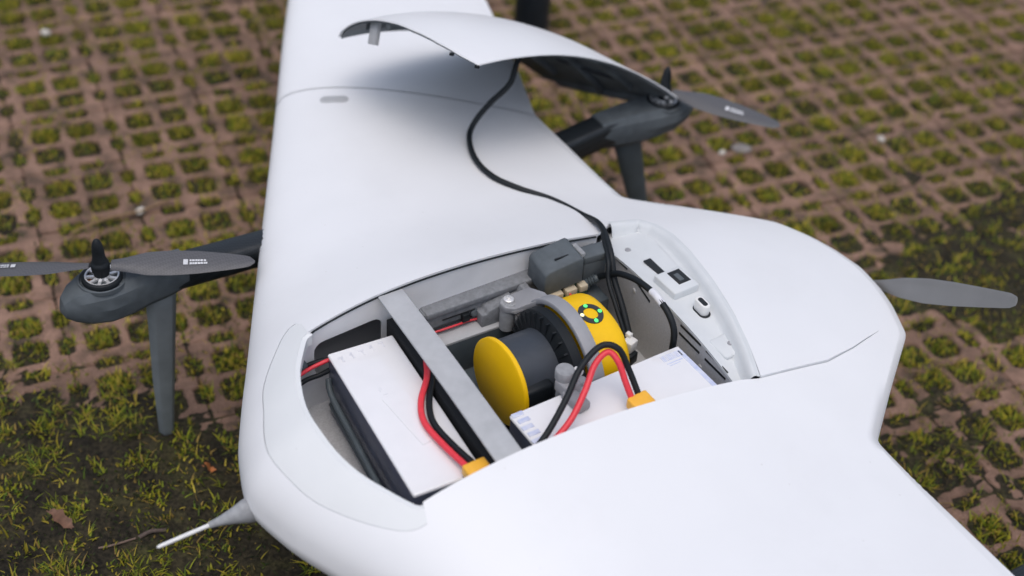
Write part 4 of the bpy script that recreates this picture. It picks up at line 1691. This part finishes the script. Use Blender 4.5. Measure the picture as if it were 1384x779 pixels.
make_grass('tufts_of_grass', 'sparse spiky tufts of grass on the dark soil', [s1, s2, s3])

# ------------------------------------------------------------------ small things on the ground


def pebble(x, y, r, label, seed, zs=.6, mat='pebble'):
    rs = np.random.default_rng(seed)
    mb = MB()
    L = []
    for i, t in enumerate(np.linspace(.15, math.pi - .15, 6)):
        L.append([(r * math.sin(t) * math.cos(2 * math.pi * k / 10) * rs.uniform(.85, 1.2), .75 * r * math.sin(t) * math.sin(2 * math.pi * k / 10) * rs.uniform(.85, 1.2), -zs * r * math.cos(t)) for k in range(10)])
    mb.loft(L)
    o = mb.build('pebble', mat, None, angle=70)
    o.location = (x, y, r * zs * .7)
    o.rotation_euler = (0, 0, seed * 1.3)
    tag(o, label, 'pebble')
    return o


M['pebble'] = material('pale_stone', (.58, .55, .50), .8, var=.12, vscale=150, bump=.3, bscale=600)
M['pebble2'] = material('grey_stone', (.22, .20, .19), .8, var=.15, vscale=150, bump=.3, bscale=600)
pebble(-.5566, 1.584, .0085, 'small white pebble on the paving above the left propeller', 1)
pebble(-.8466, 2.0578, .0095, 'tiny pale pebble in the far left corner of the paving', 2)
pebble(.3235, 1.868, .0065, 'small pale pebble on the paving below the far propeller tip', 3)
pebble(.5961, 1.9479, .0075, 'white pebble lying in the moss right of the lid', 4)
pebble(.356, 1.884, .017, 'flat grey stone chip beside a pale pebble on the paving', 5, .25, 'pebble2')


def leaf(x, y, ln, wd, rz_, c, label, seed):
    m = material('dead_leaf_%d' % seed, c, .7, var=.3, vscale=180, bump=.3, bscale=300)
    mb = MB()
    L = []
    for i in range(9):
        t = i / 8
        w_ = wd * math.sin(math.pi * min(1, t * .93 + .04)) ** .8 * (1 + .35 * math.sin(seed * 7 + i * 2.3))
        zc = .004 + .007 * math.sin(3.4 * t + seed) + .0015 * math.sin(9 * t)
        L.append([((t - .5) * ln, -w_, zc + .35 * w_), ((t - .5) * ln, 0, zc), ((t - .5) * ln, w_, zc + .45 * w_), ((t - .5) * ln, 0, zc - .0008)])
    mb.loft(L)
    mb.tube([(-.5 * ln, 0, .004), (-.68 * ln, .002, .003)], .0006, 6)
    o = mb.build('dead_leaf', m, None, angle=80)
    o.location = (x, y, float(max(soil_z(np.array([x]), np.array([y]))[0], 0)) + .004)
    o.rotation_euler = (.1, .1, rz_)
    tag(o, label, 'leaf')


leaf(-.4902, .993, .034, .0070, -.40, (.16, .082, .052), 'curled brown dead leaf on dark soil at the lower left', 1)
leaf(-.3423, 1.0915, .014, .004, .1, (.45, .16, .05), 'tiny orange leaf scrap on the soil near the drone nose', 2)
leaf(-.1900, 1.30, .020, .005, .6, (.30, .20, .10), 'tan leaf scrap on the paving close to the front landing leg', 3)


def twig(pts, r, c, label, seed):
    m = material('twig_bark_%d' % seed, c, .8, var=.25, vscale=200, bump=.4, bscale=500)
    mb = MB(); mb.tube(pts, r, 7, 5)
    o = mb.build('twig', m, None, angle=80)
    tag(o, label, 'twig')


twig([(-.640, 1.515, .006), (-.600, 1.552, .008), (-.555, 1.580, .007), (-.520, 1.615, .006)], .0016, (.26, .17, .085), 'thin tan twig lying on the paving above the left motor', 1)
twig([(-.440, .962, .009), (-.425, .968, .009), (-.403, .981, .008)], .0013, (.16, .11, .085), 'brown twig on the soil beside the tip of the pitot tube', 2)
twig([(-.400, .983, .007), (-.388, .992, .009), (-.372, .997, .007)], .0026, (.09, .065, .055), 'dark knobbly bark piece on the soil beside the pitot tube', 3)

# ------------------------------------------------------------------ dark post behind the lid
post = thing('dark_post', 'blue-black upright tube standing on the paving behind the hatch lid', 'post', (0, 0, 0))
PB = Vector((-.006, 2.14, 0.0))
post.location = PB
post.rotation_euler = (0, 0, 0)
BASE[post.name] = np.array((0, 0, 0))
mb = MB()
mb.lathe([(.0305, 0), (.0310, .01), (.0305, .9), (.0290, .905), (.0001, .906)], (0, 0, 0), n=36)
mb.build('tube', 'post', post, angle=40)
mb = MB()
mb.lathe([(.0340, 0), (.0340, .035), (.0315, .040)], (0, 0, -.004), n=32, caps=False)
mb.build('foot_ring', 'black', post, angle=40)
